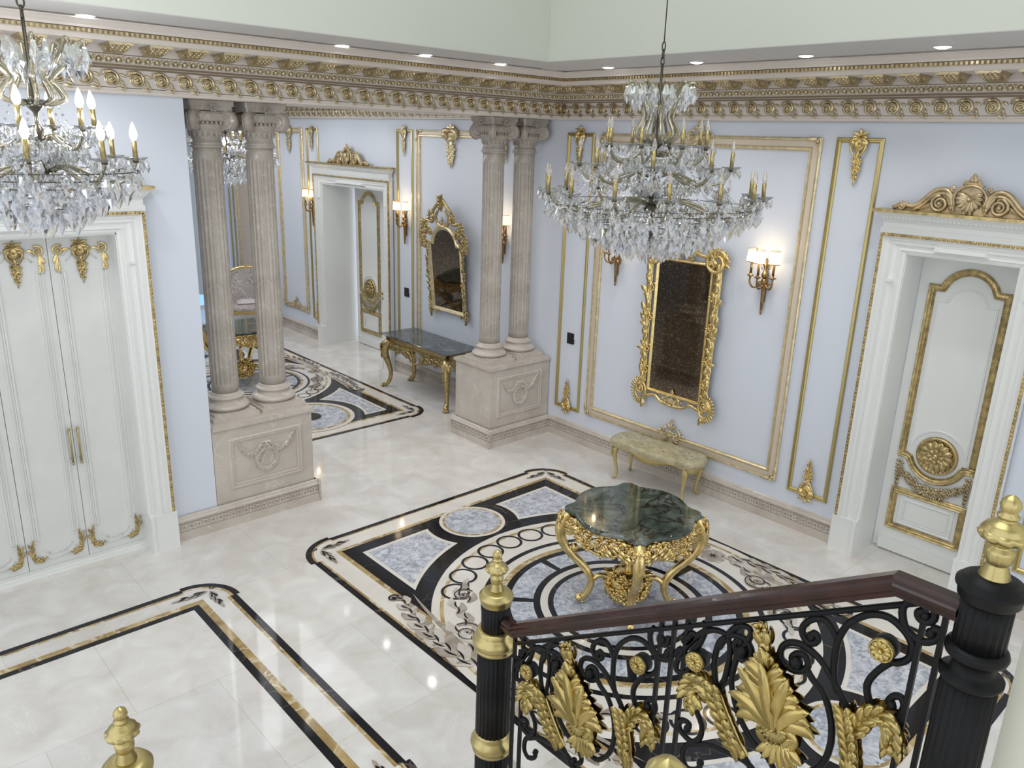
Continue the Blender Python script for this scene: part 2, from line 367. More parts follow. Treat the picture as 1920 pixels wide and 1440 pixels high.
def corner_spray(mb, p, sx, sy, z):
    """two sprays of leaves meeting at an inlaid corner"""
    for ax in (0, 1):
        for (off, da, L, W, cu, m) in ((.015, .10, .13, .034, .5, 4), (.03, .16, .10, .010, .5, 0), (.02, -.34, .11, .034, .7, 4), (.03, -.28, .09, .010, .6, 0), (.06, .60, .08, .026, -.9, 5), (.07, .62, .06, .009, -.9, 0), (.06, -.65, .07, .022, 1., 0), (.095, .15, .11, .034, .3, 4), (.105, .2, .08, .010, .2, 0), (.11, -.38, .09, .028, .6, 5), (.13, .5, .08, .024, -.8, 4), (.16, -.5, .07, .018, .7, 0), (.165, .02, .10, .032, .2, 4), (.175, .03, .07, .011, .2, 0), (.19, .45, .06, .016, -.6, 0), (.22, .0, .08, .024, 0, 4)):
            base = PI if ax == 0 else -PI/2
            d = (math.cos(base), math.sin(base)); q = (d[0]*off, d[1]*off); a = base+(da if ax == 0 else -da); cu2 = cu if ax == 0 else -cu
            if sx < 0: q = (-q[0], q[1]); a = PI-a; cu2 = -cu2
            if sy < 0: q = (q[0], -q[1]); a = -a; cu2 = -cu2
            leaf2(mb, (p[0]+q[0], p[1]+q[1]), a, L, W, cu2, z, m)
    mb.ring((p[0]+sx*.035, p[1]+sy*.035), .012, .022, z, 0, 16)
def side_spray(mb, cx, cy, s, z, xo=1.30, bs=1.):
    """long floral branch lying along one side of the circle, mirrored about its middle"""
    x0 = cx+s*xo; rnd = random.Random(5)
    mb_l = lambda p, a, L, W, cu, m, lb=0: leaf2(mb, (p[0], p[1]), a, L, W, cu, z+.0012*(m == 0), m, lb)
    for k in range(6): leaf2(mb, (x0-s*.05, cy), 2*PI*k/6, .13, .12, 0, z, 5)
    for k in range(6): leaf2(mb, (x0-s*.05, cy), 2*PI*k/6+.5, .12, .10, 0, z+.0006, 4); leaf2(mb, (x0-s*.05, cy), 2*PI*k/6, .045, .012, 0, z+.0012, 0)
    for sy in (1, -1):
        for k in range(16):                       # the straight branch along the border
            t = k/15; y = .10+1.05*t; x = x0+s*(.04+.09*math.sin(2.6*t+.3)-.09*t)
            a = sy*PI/2; o = (.75 if k % 2 else -.75)*s*sy; L = .25*(1-.5*t)
            mb_l((x, cy+sy*y), a-o*.9, L, .125*(1-.45*t), o*1.0, (4, 5, 5, 4)[k % 4], 2)
            mb_l((x+s*.012, cy+sy*(y+.015)), a-o*.72, L*.55, .016, o*.9, 0); mb_l((x-s*.01, cy+sy*(y+.05)), a-o*1.3, L*.45, .05, -o*.6, (5, 4)[k % 2], 1)
        leaf2(mb, (x0, cy+sy*.05), sy*PI/2, 1.15, .04, s*sy*.25, z, 4)
        for k in range(13):                       # the branch curling along the ring
            th = sy*(.16+.062*k); rr = (1.27+.05*math.sin(k*1.9))*bs
            p = (cx+s*rr*math.cos(th), cy+rr*math.sin(th)); tg = (th+PI/2*sy) if s > 0 else (PI-th-PI/2*sy); e = (1 if k % 2 else -1)*s*sy
            leaf2(mb, p, tg+e*.8, .21-.005*k, .115-.004*k, -e*1.2, z, (5, 4)[k % 2], 2); leaf2(mb, p, tg+e*.62, .10, .014, -e*1.1, z+.0012, 0)
        c_ = (cx+s*1.27*bs*math.cos(sy*.40), cy+1.27*bs*math.sin(sy*.40))
        spiral2(mb, c_, .115, 1.6, PI/2*sy, sy*s, .017, z, 4); spiral2(mb, c_, .128, 1.5, PI/2*sy, sy*s, .0045, z+.0012, 0)
        c_ = (cx+s*1.26*bs*math.cos(sy*.80), cy+1.26*bs*math.sin(sy*.80))
        spiral2(mb, c_, .085, 1.5, 0, -sy*s, .013, z, 4); spiral2(mb, c_, .093, 1.4, 0, -sy*s, .005, z+.0012, 0)
        spiral2(mb, (x0+s*.03, cy+sy*1.22), .05, 1.2, 0, -sy*s, .009, z, 0)
def medallion(cx, cy, hx=1.54, hy=2.42, dots=False, bs=1., rs=.315, ys=1.86):
    mb = MB(); z = iter(Z)
    mb.flat(notched(hx, hy, cx, cy, 0), next(z), 0); mb.flat(notched(hx, hy, cx, cy, .052), next(z), 1); mb.flat(notched(hx, hy, cx, cy, .07), next(z), 2)
    R_ = lambda i: [(cx-hx+i, cy-hy+i), (cx+hx-i, cy-hy+i), (cx+hx-i, cy+hy-i), (cx-hx+i, cy+hy-i)]
    mb.flat(R_(.245), next(z), 1); mb.flat(R_(.285), next(z), 0)
    def corner_panel(sx, sy, ins, rb, rs, zz, m):
        X, Y = hx-ins, hy-ins; pts = [(X, Y)]; yc = ys
        b = math.sqrt(max(0, rs*rs-(Y-yc)**2)); a_s = math.atan2(Y-yc, b)
        # walk the small circle from the far edge towards the big one
        a = a_s
        while True:
            q = (rs*math.cos(a), yc+rs*math.sin(a))
            if math.hypot(*q) <= rb or a < -1.4: break
            pts.append(q); a -= .05
        t = math.atan2(pts[-1][1], pts[-1][0])
        while True:
            q = (rb*math.cos(t), rb*math.sin(t))
            if q[0] >= X or t < 0: break
            pts.append(q); t -= .04
        pts.append((X, math.sqrt(max(0, rb*rb-X*X))))
        mb.flat([(cx+sx*u, cy+sy*v) for u, v in pts], zz, m)
    z1, z2 = next(z), next(z)
    for sx in (1, -1):
        for sy in (1, -1): corner_panel(sx, sy, .415, 1.5*bs+.155, rs+.13, z1, 2); corner_panel(sx, sy, .45, 1.5*bs+.19, rs+.165, z2, 3)
    c = (cx, cy); zz = next(z); mb.disc(c, 1.5*bs, zz, 2, 96)
    for s in (1, -1): mb.disc((cx, cy+s*ys), rs, zz, 2)
    zz = next(z)
    for s in (1, -1):
        q = (cx, cy+s*ys); mb.ring(q, rs*.83, rs*.905, zz, 1); mb.disc(q, rs*.83, zz, 3)
        if dots: mb.disc(q, .16, zz+.0012, 0, 40)
    mb.ring(c, 1.405*bs, 1.435*bs, zz, 1, 96); mb.ring(c, 1.07*bs, 1.115*bs, zz, 0, 96); mb.ring(c, .942*bs, .995*bs, zz, 1, 96); mb.disc(c, .942*bs, zz, 0, 96)
    for k in range(9):
        for s in (0, PI):
            a = s+math.radians(48+10.5*k); mb.ring((cx+1.33*bs*math.cos(a), cy+1.33*bs*math.sin(a)), .096*bs, .12*bs, zz+.0006, 0, 36)
    zz = next(z)
    for k in range(8):
        a = PI/4*k; mb.ring(c, .70*bs, .885*bs, zz, 3, 12, a+.036, a+PI/4-.036)
    mb.ring(c, .585*bs, .645*bs, zz, 2); mb.disc(c, .54*bs, zz, 3)
    side_spray(mb, cx, cy, 1, zz, hx-.24, bs); side_spray(mb, cx, cy, -1, zz, hx-.24, bs)
    for sx in (1, -1):
        for sy in (1, -1): corner_spray(mb, (cx+sx*(hx-.15), cy+sy*(hy-.15)), sx, sy, zz)
    o = mb.build('marble_medallion', INL, floor); o['label'] = 'black, gold and blue-grey marble medallion inlaid in the floor'; return o
medallion(-2.32, -3.19); medallion(-2.10, 4.06, 1.375, 2.58, True, .79, .58, 1.81)['label'] = 'marble medallion inlaid in the floor behind the columns'
mb = MB(); cx, cy, hx, hy = -6.05, -2.28, 1.49, 1.48
mb.flat(notched(hx, hy, cx, cy, 0), Z[0], 0); mb.flat(notched(hx, hy, cx, cy, .052), Z[1], 1); mb.flat(notched(hx, hy, cx, cy, .078), Z[2], 6)
R_ = lambda i: [(cx-hx+i, cy-hy+i), (cx+hx-i, cy-hy+i), (cx+hx-i, cy+hy-i), (cx-hx+i, cy+hy-i)]
mb.flat(R_(.235), Z[3], 1); mb.flat(R_(.29), Z[4], 0); mb.flat(R_(.345), Z[5], 6)
for sx in (1, -1):
    for sy in (1, -1): corner_spray(mb, (cx+sx*(hx-.15), cy+sy*(hy-.15)), sx, sy, Z[6])
mb.build('marble_border', INL, floor)['label'] = 'black and gold marble border inlaid in the open floor'

# ------------------------------------------------------------------ walls, beam, soffit, upper walls
D1, D2 = (-4.81, -3.985), (3.60, 5.41)     # door openings along the right wall
mb = MB(); x0, x1 = .02, .66
mb.box(x0, x1, -9, D1[0], 0, 4.2); mb.box(x0, x1, *D1, 2.72, 4.2); mb.box(x0, x1, D1[1], D2[0], 0, 4.2); mb.box(x0, x1, *D2, 2.72, 4.2); mb.box(x0, x1, D2[1], 9.3, 0, 4.2)
struct(mb.build('wall_right', 'wall'))
mb = MB(); mb.box(-4.70, -4.221, .02, .66, 0, 3.74); mb.box(-6.75, -4.70, .02, .66, 2.78, 3.74); mb.box(-10, -6.75, .02, .66, 0, 3.74); mb.box(-6.75, -4.70, .5, .66, 0, 2.78)
struct(mb.build('wall_left', 'wall'))
mb = MB(); mb.box(-10, .018, .02, .69, 3.74, 4.2); struct(mb.build('trim_1', 'cornice'))
mb = MB(); ze = 4.19
for q in ([(-1.297, -9), (.02, -9), (.02, .02), (-1.297, .02)], [(-10, -1.067), (-1.297, -1.067), (-1.297, .02), (-10, .02)]): mb.prism(q, ze, ze+.05, plane='xy')
struct(mb.build('ceiling_soffit', 'soffit'))
mb = MB(); mb.box(-1.3, -1.15, -9, -.92, 4.194, 7.5); struct(mb.build('wall_upper_right', 'upper'))
mb = MB(); mb.box(-10, -1.3, -1.07, -.92, 4.194, 7.5); struct(mb.build('wall_upper_left', 'upper'))
mb = MB(); mb.box(-10, -1.15, -9, -.92, 7.5, 7.6); struct(mb.build('ceiling', 'upper'))
mb = MB(); mb.box(-10, -4.6, -9.15, -9, 4.2, 7.5); struct(mb.build('wall_back', 'upper'))  # unseen upper panel, added to keep sky light off the left upper wall
mb = MB(); mb.box(-10, .66, .69, 10.6, 4.24, 4.3); struct(mb.build('ceiling_hall', 'upper'))
mb = MB(); mb.box(-10, -2.6, 9.6, 9.75, 0, 4.24); mb.box(-.1, .66, 9.6, 9.75, 0, 4.24); mb.box(-2.6, -.1, 9.6, 9.75, 2.9, 4.24); struct(mb.build('wall_far', 'wall'))
mb = MB(); mb.box(-10.1, -10, .66, 10.6, 0, 4.3); struct(mb.build('wall_hall_left', 'wall'))
# window with daylight in the far wall
mb = MB()
mb.box(-2.6, -.1, 9.62, 9.66, .04, 2.9); w1 = struct(mb.build('window_1', 'day'))
mb = MB()
for x in (-2.6, -1.98, -1.35, -.73, -.14): mb.box(x, x+.05, 9.56, 9.62, 0, 2.9)
for z in (0, .62, 2.85): mb.box(-2.6, -.1, 9.56, 9.62, z, z+.05)
mb.build('window_frame', 'white_lacquer', w1)
# near cream wall beside the stairs
mb = MB(); mb.box(-4.87, -4.6, -9, -6.268, 0, 7.5); struct(mb.build('wall_stair', 'cream_wall'))

# ------------------------------------------------------------------ cornice with modillions, scrolls and eggs
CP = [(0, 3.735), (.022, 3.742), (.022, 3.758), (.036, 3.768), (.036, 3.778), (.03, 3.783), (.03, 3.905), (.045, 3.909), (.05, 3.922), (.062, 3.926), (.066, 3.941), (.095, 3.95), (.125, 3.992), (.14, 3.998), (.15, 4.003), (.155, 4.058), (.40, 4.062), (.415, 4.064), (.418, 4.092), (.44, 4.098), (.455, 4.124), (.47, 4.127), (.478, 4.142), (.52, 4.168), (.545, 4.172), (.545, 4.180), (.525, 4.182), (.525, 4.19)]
DARK = {4, 7, 9, 13, 20, 25}; GILT = {19}  # dark glaze lines, the last one a shadow gap darkened by colour
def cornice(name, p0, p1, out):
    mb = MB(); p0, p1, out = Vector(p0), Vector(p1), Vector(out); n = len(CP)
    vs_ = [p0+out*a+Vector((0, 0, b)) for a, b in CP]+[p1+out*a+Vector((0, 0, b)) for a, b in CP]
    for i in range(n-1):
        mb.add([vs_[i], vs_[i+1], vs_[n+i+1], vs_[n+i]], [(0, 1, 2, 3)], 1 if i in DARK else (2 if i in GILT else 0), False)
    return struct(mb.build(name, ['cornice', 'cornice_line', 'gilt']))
def scroll_mesh():
    mb = MB(); r = .062
    mb.scroll((-.006, 0), r*.86, 2.0, PI*.62, -1, .0115, .9, 0, 0, 5); mb.blob((-.006, .004, 0), (.058, .010, .056), 12, 5)
    mb.scroll((-.006, 0), r*1.12, .80, PI*.9, -1, .009, .8, .0, 0, 5)
    for (x, z, a, L) in ((.052, .034, -.2, .05), (.056, -.005, -.9, .05), (.048, -.036, -.3, .06), (.02, -.058, -.1, .07), (-.075, .045, .25, .07)): mb.leaf((x, z), a, L, .024, .011, -.7, 2, .5)
    return mb
def mod_mesh():
    mb = MB(); h = .058
    mb.box(-.085, .085, -.395, -.15, -.013, 0); mb.box(-.078, .078, -.385, -.15, -.02, -.013)
    prof = [(-.15, -.062), (-.22, -.06), (-.30, -.05), (-.35, -.035), (-.375, -.02)]
    for (a, b), (c, d) in zip(prof, prof[1:]):
        mb.add([(-.055, a, b), (.055, a, b), (.07, a, -.02), (-.07, a, -.02), (-.055, c, d), (.055, c, d), (.07, c, -.02), (-.07, c, -.02)], [(0, 1, 5, 4), (1, 2, 6, 5), (3, 0, 4, 7), (4, 5, 6, 7)], 0, False)
    for i in range(4):
        for j in range(3): mb.blob((-.045+.03*i, -.372+.035*j-.004*i % 2, -.026-.009*j), .013, 6, 4)
    for s in (-1, 1): mb.T = Matrix.Translation((s*.064, -.25, -.035)) @ Matrix.Rotation(s*PI/2, 4, 'Z'); mb.scroll((0, 0), .022, 1.2, 0, 1, .006, 1); mb.T = None
    return mb
def egg_run(n, pitch):
    mb = MB()
    for k in range(n):
        x = k*pitch; mb.blob((x, -.116, 3.972), (.019, .016, .023), 6, 4)
        mb.tube([(x-.028, -.124, 3.992), (x-.027, -.112, 3.968), (x-.012, -.103, 3.95)], .005, 4); mb.tube([(x+.028, -.124, 3.992), (x+.027, -.112, 3.968), (x+.012, -.103, 3.95)], .005, 4)
    return mb
def dentil_run(L, pitch=.034):
    mb = MB(); n = int(L/pitch)
    for k in range(n): x = k*pitch; mb.box(x, x+pitch*.5, -.462, -.43, 4.10, 4.122)
    return mb
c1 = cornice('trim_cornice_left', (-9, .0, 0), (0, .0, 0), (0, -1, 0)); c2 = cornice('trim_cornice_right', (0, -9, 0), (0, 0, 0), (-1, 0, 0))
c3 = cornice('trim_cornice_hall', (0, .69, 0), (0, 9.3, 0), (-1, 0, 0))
scr = scroll_mesh().build('scroll_ornament', 'gilt', c1); mod = mod_mesh().build('bracket', 'gilt', c1)
def put(src, parent, loc, rz, first=[set()]):
    if src.name in first[0]:
        o = src.copy(); col.objects.link(o)
    else: o = src; first[0].add(src.name)
    o.parent = parent; o.location = loc; o.rotation_euler = (0, 0, rz); return o
for k in range(38): put(scr, c1, (-.10-.1785*k, -.03, 3.842), 0)
for k in range(32): put(scr, c2, (-.03, -.07-.1812*k, 3.842), RW)
for k in range(47): put(scr, c3, (-.03, .78+.178*k, 3.842), RW)
for k in range(25): put(mod, c1, (-.20-.2685*k, 0, 4.064), 0)
for k in range(21): put(mod, c2, (0, -.16-.2685*k, 4.064), RW)
e = egg_run(100, .0675).build('egg_and_dart_moulding', 'gilt', c1); e.location = (-6.80, 0, 0)
e = egg_run(84, .0675).build('egg_and_dart_moulding', 'gilt', c2); e.location = (0, -.14, 0); e.rotation_euler = (0, 0, RW)
e = dentil_run(6.7).build('dentil_moulding', 'gilt', c1); e.location = (-7.1, 0, 0)
e = dentil_run(5.4).build('dentil_moulding', 'gilt', c2); e.location = (0, -.45, 0); e.rotation_euler = (0, 0, RW)

# ------------------------------------------------------------------ carved stone baseboards
BBP = [(0, 0), (0, .085), (-.007, .088), (-.007, .172), (.012, .180), (.014, .196), (.002, .204), (0, .216), (-.012, .222), (-.02, .232)]
def baseboard(name, runs):
    mb = MB()
    for (p0, p1, out) in runs:
        p0, p1, out = Vector(p0), Vector(p1), Vector(out); mb.extr(BBP, p0, p1, out)
        L = (p1-p0).length; d = (p1-p0).normalized(); n = max(1, round(L/.062)); pt = L/n
        for k in range(n):
            c = p0+d*(pt*(k+.5)); w_, h_ = pt*.40, .036; zc = .13
            ring = [(-w_, -h_+.012), (-w_+.010, -h_), (w_-.010, -h_), (w_, -h_+.012), (w_, h_-.012), (w_-.010, h_), (-w_+.010, h_), (-w_, h_-.012)]
            o1 = [c+d*a+Vector((0, 0, zc+b))-out*.014 for a, b in ring]; o2 = [c+d*a*.9+Vector((0, 0, zc+b*.93))+out*.006 for a, b in ring]; o3 = [c+d*a*.55+Vector((0, 0, zc+b*.72))+out*.004 for a, b in ring]; o4 = [c+d*a*.5+Vector((0, 0, zc+b*.66))-out*.010 for a, b in ring]
            fs = [(r*8+i, r*8+(i+1) % 8, r*8+8+(i+1) % 8, r*8+8+i) for r in range(3) for i in range(8)]+[tuple(range(24, 32))]
            mb.add(o1+o2+o3+o4, fs, 0, False)
            e = c+d*pt*.5
            for zz in (zc-.018, zc+.018): q = e+Vector((0, 0, zz)); mb.box(q.x-.007-abs(d.x)*.006, q.x+.007+abs(d.x)*.006, q.y-.007-abs(d.y)*.006, q.y+.007+abs(d.y)*.006, zz-.007, zz+.007)
    return struct(mb.build(name, 'pedestal'))
baseboard('baseboard_right', [((0, -3.775, 0), (0, 0, 0), (-1, 0, 0)), ((0, .70, 0), (0, 3.395, 0), (-1, 0, 0)), ((0, 5.60, 0), (0, 9.3, 0), (-1, 0, 0)), ((0, -9, 0), (0, -5.02, 0), (-1, 0, 0))])
baseboard('baseboard_left', [((-4.675, -.012, 0), (-4.2155, -.012, 0), (0, -1, 0))])
# ------------------------------------------------------------------ carved ornaments used on walls, doors and mirrors
def drop_ornament(mb, h, w_, y=0., floral=True):
    """shell cartouche at the top (z=0 downwards to -h) with a drop of flowers and leaves"""
    s = w_; mb.blob((0, y-.003, -.225*h), (.36*s, .011, .15*h), 12, 6); mb.blob((0, y-.002, -.60*h), (.17*s, .009, .20*h), 10, 6)
    mb.leaf((0, -.06*h), PI/2, .12*h, .20*s, .012, 0, 2, .8, y=y)
    for d in (1, -1):
        mb.leaf((0, -.08*h), PI/2-d*.9, .14*h+.02, .18*s, .012, -d*.8, 2, .6, y=y)
        mb.leaf((d*.1*s, -.1*h), (0 if d > 0 else PI)+d*.25, .34*s, .18*s, .012, -d*.9, 2, .6, y=y)
        mb.scroll((d*.30*s, -.20*h), .17*s, 1.2, PI/2+d*.3, -d, .016*s/.12, 1, y, tail=(0, -.09*h))
        mb.tube(smooth_path([(d*.42*s, y-.012, -.19*h), (d*.40*s, y-.014, -.30*h), (d*.24*s, y-.014, -.40*h), (d*.05*s, y-.012, -.46*h)], 3), [.010]*9+[.006], 5)
        for k in range(4):
            z = -(.50+.10*k)*h; mb.leaf((0, z), -PI/2+d*1.0, .34*s*(1-.10*k), .17*s, .012, -d*.6, 2, .8, y=y)
    mb.shell((0, -.22*h), .24*s, .018, 9, -.35, PI+.35, y=y, up=-1)
    mb.leaf((0, -.36*h), -PI/2, .16*h, .28*s, .014, 0, 2, .5, y=y)
    for k, (x, z, r) in enumerate(((-.15, -.53, .20), (.15, -.545, .20), (0, -.60, .21), (-.13, -.66, .18), (.14, -.68, .17), (0, -.735, .17), (-.06, -.81, .13), (.05, -.86, .11))):
        mb.flower((x*s, z*h), r*s, .014, 5, y=y)
    mb.leaf((0, -.80*h), -PI/2, .20*h, .12*s, .010, 0, 2, .4, y=y)
def orn(name, h, w_, mat_, up=False):
    mb = MB()
    if up: mb.T = Matrix.Rotation(PI, 4, 'Y')
    drop_ornament(mb, h, w_); mb.T = None
    return mb.build(name, mat_)
def cartouche(mb, s, y=0.):
    """asymmetric rocaille cartouche, centred, about 1.5 s wide"""
    for d in (1, -1):
        mb.scroll((d*.34*s, .0), .34*s, 1.4, PI/2 if d > 0 else PI/2, -d, .045*s, 1, y)
        mb.scroll((d*.62*s, -.10*s), .14*s, 1.1, PI/2, d, .035*s, 1, y)
        for k in range(4): mb.leaf((d*(.15+.17*k)*s, (.33-.10*k)*s), PI/2-d*(.2+.35*k), .26*s, .16*s, .03*s, -d*.6, 2, .8, y=y)
        mb.leaf((d*.12*s, -.25*s), -PI/2+d*.9, .42*s, .2*s, .04*s, d*.9, 3, .6, y=y)
    mb.shell((0, -.08*s), .30*s, .05*s, 9, -.3, PI+.3, y=y)
    for k in range(3): mb.leaf((0, .25*s), PI/2+(k-1)*.55, .42*s, .17*s, .04*s, (k-1)*.5, 2, .8, y=y)
    for k, (x, z) in enumerate(((-.06, .66), (.06, .68), (0, .78))): mb.flower((x*s, z*s), .10*s, .03*s, 5, y=y)
def crest_obj(name, w_, h, mat_):
    mb = MB(); H = w_/2; y = -.03
    for d in (1, -1):
        path = [(d*H*.98, 0, .05*h), (d*H*.86, 0, .17*h), (d*H*.72, 0, .13*h), (d*H*.60, 0, .28*h), (d*H*.46, 0, .55*h), (d*H*.33, 0, .60*h), (d*H*.24, 0, .47*h), (d*H*.22, 0, .2*h)]
        mb.tube([(p.x, -.045, p.z) for p in smooth_path(path, 4)], .020, 6)
        mb.tube([(p.x*.985, -.05, p.z-.030) for p in smooth_path(path[2:], 4)], .014, 6)
        mb.prism([(d*a*H, b*h) for a, b in ((.95, 0), (.86, .10), (.72, .08), (.60, .22), (.46, .48), (.33, .52), (.22, .36), (.2, 0))][::(1 if d < 0 else -1)], -.03, 0)
        mb.scroll((d*H*.86, .12*h), .10*h, 1.5, PI/2, -d, .012, 1.2, -.045); mb.scroll((d*H*.37, .24*h), .22*h, 1.9, PI/2, -d, .015, 1.2, -.045)
        for k in range(6): mb.leaf((d*H*(.68-.045*k), .05*h+.02*k*h), PI/2+d*(.9-.12*k), .20*h+.03*h*k, .035, .014, d*.7, 2, .6, y=-.032)
        mb.leaf((d*H*.20, .06*h), PI/2-d*.1, .55*h, .07, .02, -d*.8, 3, .6, y=-.04)
        mb.scroll((d*H*.22, .64*h), .07*h, 1.2, -PI/2, d, .011, 1.2, -.05)
        mb.scroll((d*.055, .78*h), .06*h, 1., PI/2, d, .010, 1.2, -.05)
    mb.prism([(.2*H*math.cos(PI*k/12), .38*h+.36*h*math.sin(PI*k/12)) for k in range(13)]+[(-.2*H, 0), (.2*H, 0)], -.04, 0)
    mb.shell((0, .40*h), .33*h, .03, 11, -.45, PI+.45, y=-.045, up=-1)
    mb.tube([(.20*H*math.cos(a), -.055, .40*h+.33*h*math.sin(a)) for a in [PI*k/16 for k in range(-3, 20)]], .012, 6)
    mb.shell((0, .06*h), .12*h, .02, 7, y=-.05)
    mb.box(-.075, .075, -.06, -.0, .70*h, .74*h); mb.box(-.05, .05, -.055, 0, .74*h, .80*h)
    for k in range(3): mb.leaf((0, .76*h+.05*h*k), PI/2, .17*h, .085-.02*k, .02, 0, 2, .8, y=-.03)
    for d in (1, -1):
        for k in range(2): mb.leaf((0, (.78+.07*k)*h), PI/2-d*.7, .12*h, .04, .015, d*.3, 2, .8, y=-.035)
    return mb.build(name, mat_)

# ------------------------------------------------------------------ door cases, doors, wardrobe
def door_case(root, w_, h, crest=None, depth=0):
    """moulded surround with plinth blocks, lintel, cornice; local origin on the floor at the middle of the opening"""
    prof = [(0, 0), (0, .028), (.02, .034), (.035, .030), (.04, .044), (.07, .040), (.10, .044), (.103, .056), (.135, .050), (.14, .060), (.175, .062), (.185, .072), (.205, .070), (.21, 0)]
    mb = MB(); vs_ = []
    for d, o in prof:
        du = d*.76
        vs_ += [(-w_/2-d, -o, .33), (-w_/2-d, -o, h+du), (w_/2+d, -o, h+du), (w_/2+d, -o, .33)]
    mb.add(vs_, [(4*i+k, 4*i+k+1, 4*i+k+5, 4*i+k+4) for i in range(len(prof)-1) for k in range(3)], 0, False)
    for s in (-1, 1): mb.box(s*(w_/2+.085)-.022, s*(w_/2+.085)+.022, -.066, -.03, 2.49, 2.512)
    t = h+.16
    if depth:
        mb.box(-w_/2-.015, -w_/2+.006, -.01, depth, 0, h+.004); mb.box(w_/2-.006, w_/2+.015, -.01, depth, 0, h+.004); mb.box(-w_/2, w_/2, -.01, depth, h-.006, h+.015)
    mb.box(-w_/2-.215, w_/2+.215, -.075, 0, t, t+.045); mb.box(-w_/2-.205, w_/2+.205, -.066, 0, t+.045, t+.10)
    mb.box(-w_*.22, w_*.22, -.085, 0, h+.052, h+.082); mb.prism([(-w_*.24, h+.05), (w_*.24, h+.05), (w_*.22, h+.085), (-w_*.22, h+.085)], -.074, 0)
    mb.build('architrave', 'white_lacquer', root)
    mb = MB(); W2 = w_/2
    cp = [(.20, t+.09, .075), (.21, t+.105, .085), (.225, t+.118, .10), (.245, t+.15, .125), (.265, t+.172, .15)]
    for (a, z, o), (b, z2, o2) in zip(cp, cp[1:]):
        mb.add([(-W2-a, 0, z), (-W2-a, -o, z), (W2+a, -o, z), (W2+a, 0, z), (-W2-b, 0, z2), (-W2-b, -o2, z2), (W2+b, -o2, z2), (W2+b, 0, z2)], [(0, 1, 5, 4), (1, 2, 6, 5), (2, 3, 7, 6), (0, 3, 2, 1), (4, 5, 6, 7)], 0, False)
    n = int((w_+.4)/.03)
    for k in range(n): x = -W2-.2+k*.03; mb.box(x, x+.015, -.112, -.09, t+.120, t+.134)
    c = mb.build('cornice', 'white_lacquer', root)
    mb = MB(); mb.box(-W2-.275, W2+.275, -.16, 0, t+.172, t+.182); mb.prism([(-W2-.268, t+.166), (W2+.268, t+.166), (W2+.278, t+.190), (-W2-.278, t+.190)], -.162, -.0)
    mb.build('gilded_edge', 'gold_dark', c)
    mb = MB(); z1 = h+.195*.76; b = .195
    for s in (-1, 1):
        mb.box(s*(W2+b)-.011, s*(W2+b)+.011, -.082, -.06, .345, z1)
        n = int((z1-.345)/.032)
        for k in range(n): mb.blob((s*(W2+b), -.082, .36+k*.032), (.010, .008, .014), 5, 3)
    mb.box(-W2-b, W2+b, -.082, -.06, z1-.011, z1+.011)
    n = int((w_+2*b)/.032)
    for k in range(n): mb.blob((-W2-b+k*.032, -.082, z1), (.014, .008, .010), 5, 3)
    mb.build('gilded_bead', 'gold_dark', root)
    for s in (-1, 1):
        mb = MB(); mb.box(s*(W2+.108)-.112, s*(W2+.108)+.112, -.085, 0, 0, .335); mb.box(s*(W2+.108)-.112+(.0 if s < 0 else 0), s*(W2+.108)+.112, -.088, -.085, .325, .345)
        mb.box(s*(W2+.012)-.012, s*(W2+.012)+.012, -.095, 0, 0, .34)
        mb.build('plinth_block', 'white_lacquer', root)
    if crest: o = crest_obj('crest', crest, .30, 'crest'); o.parent = root; o.location = (0, -.03, t+.185)

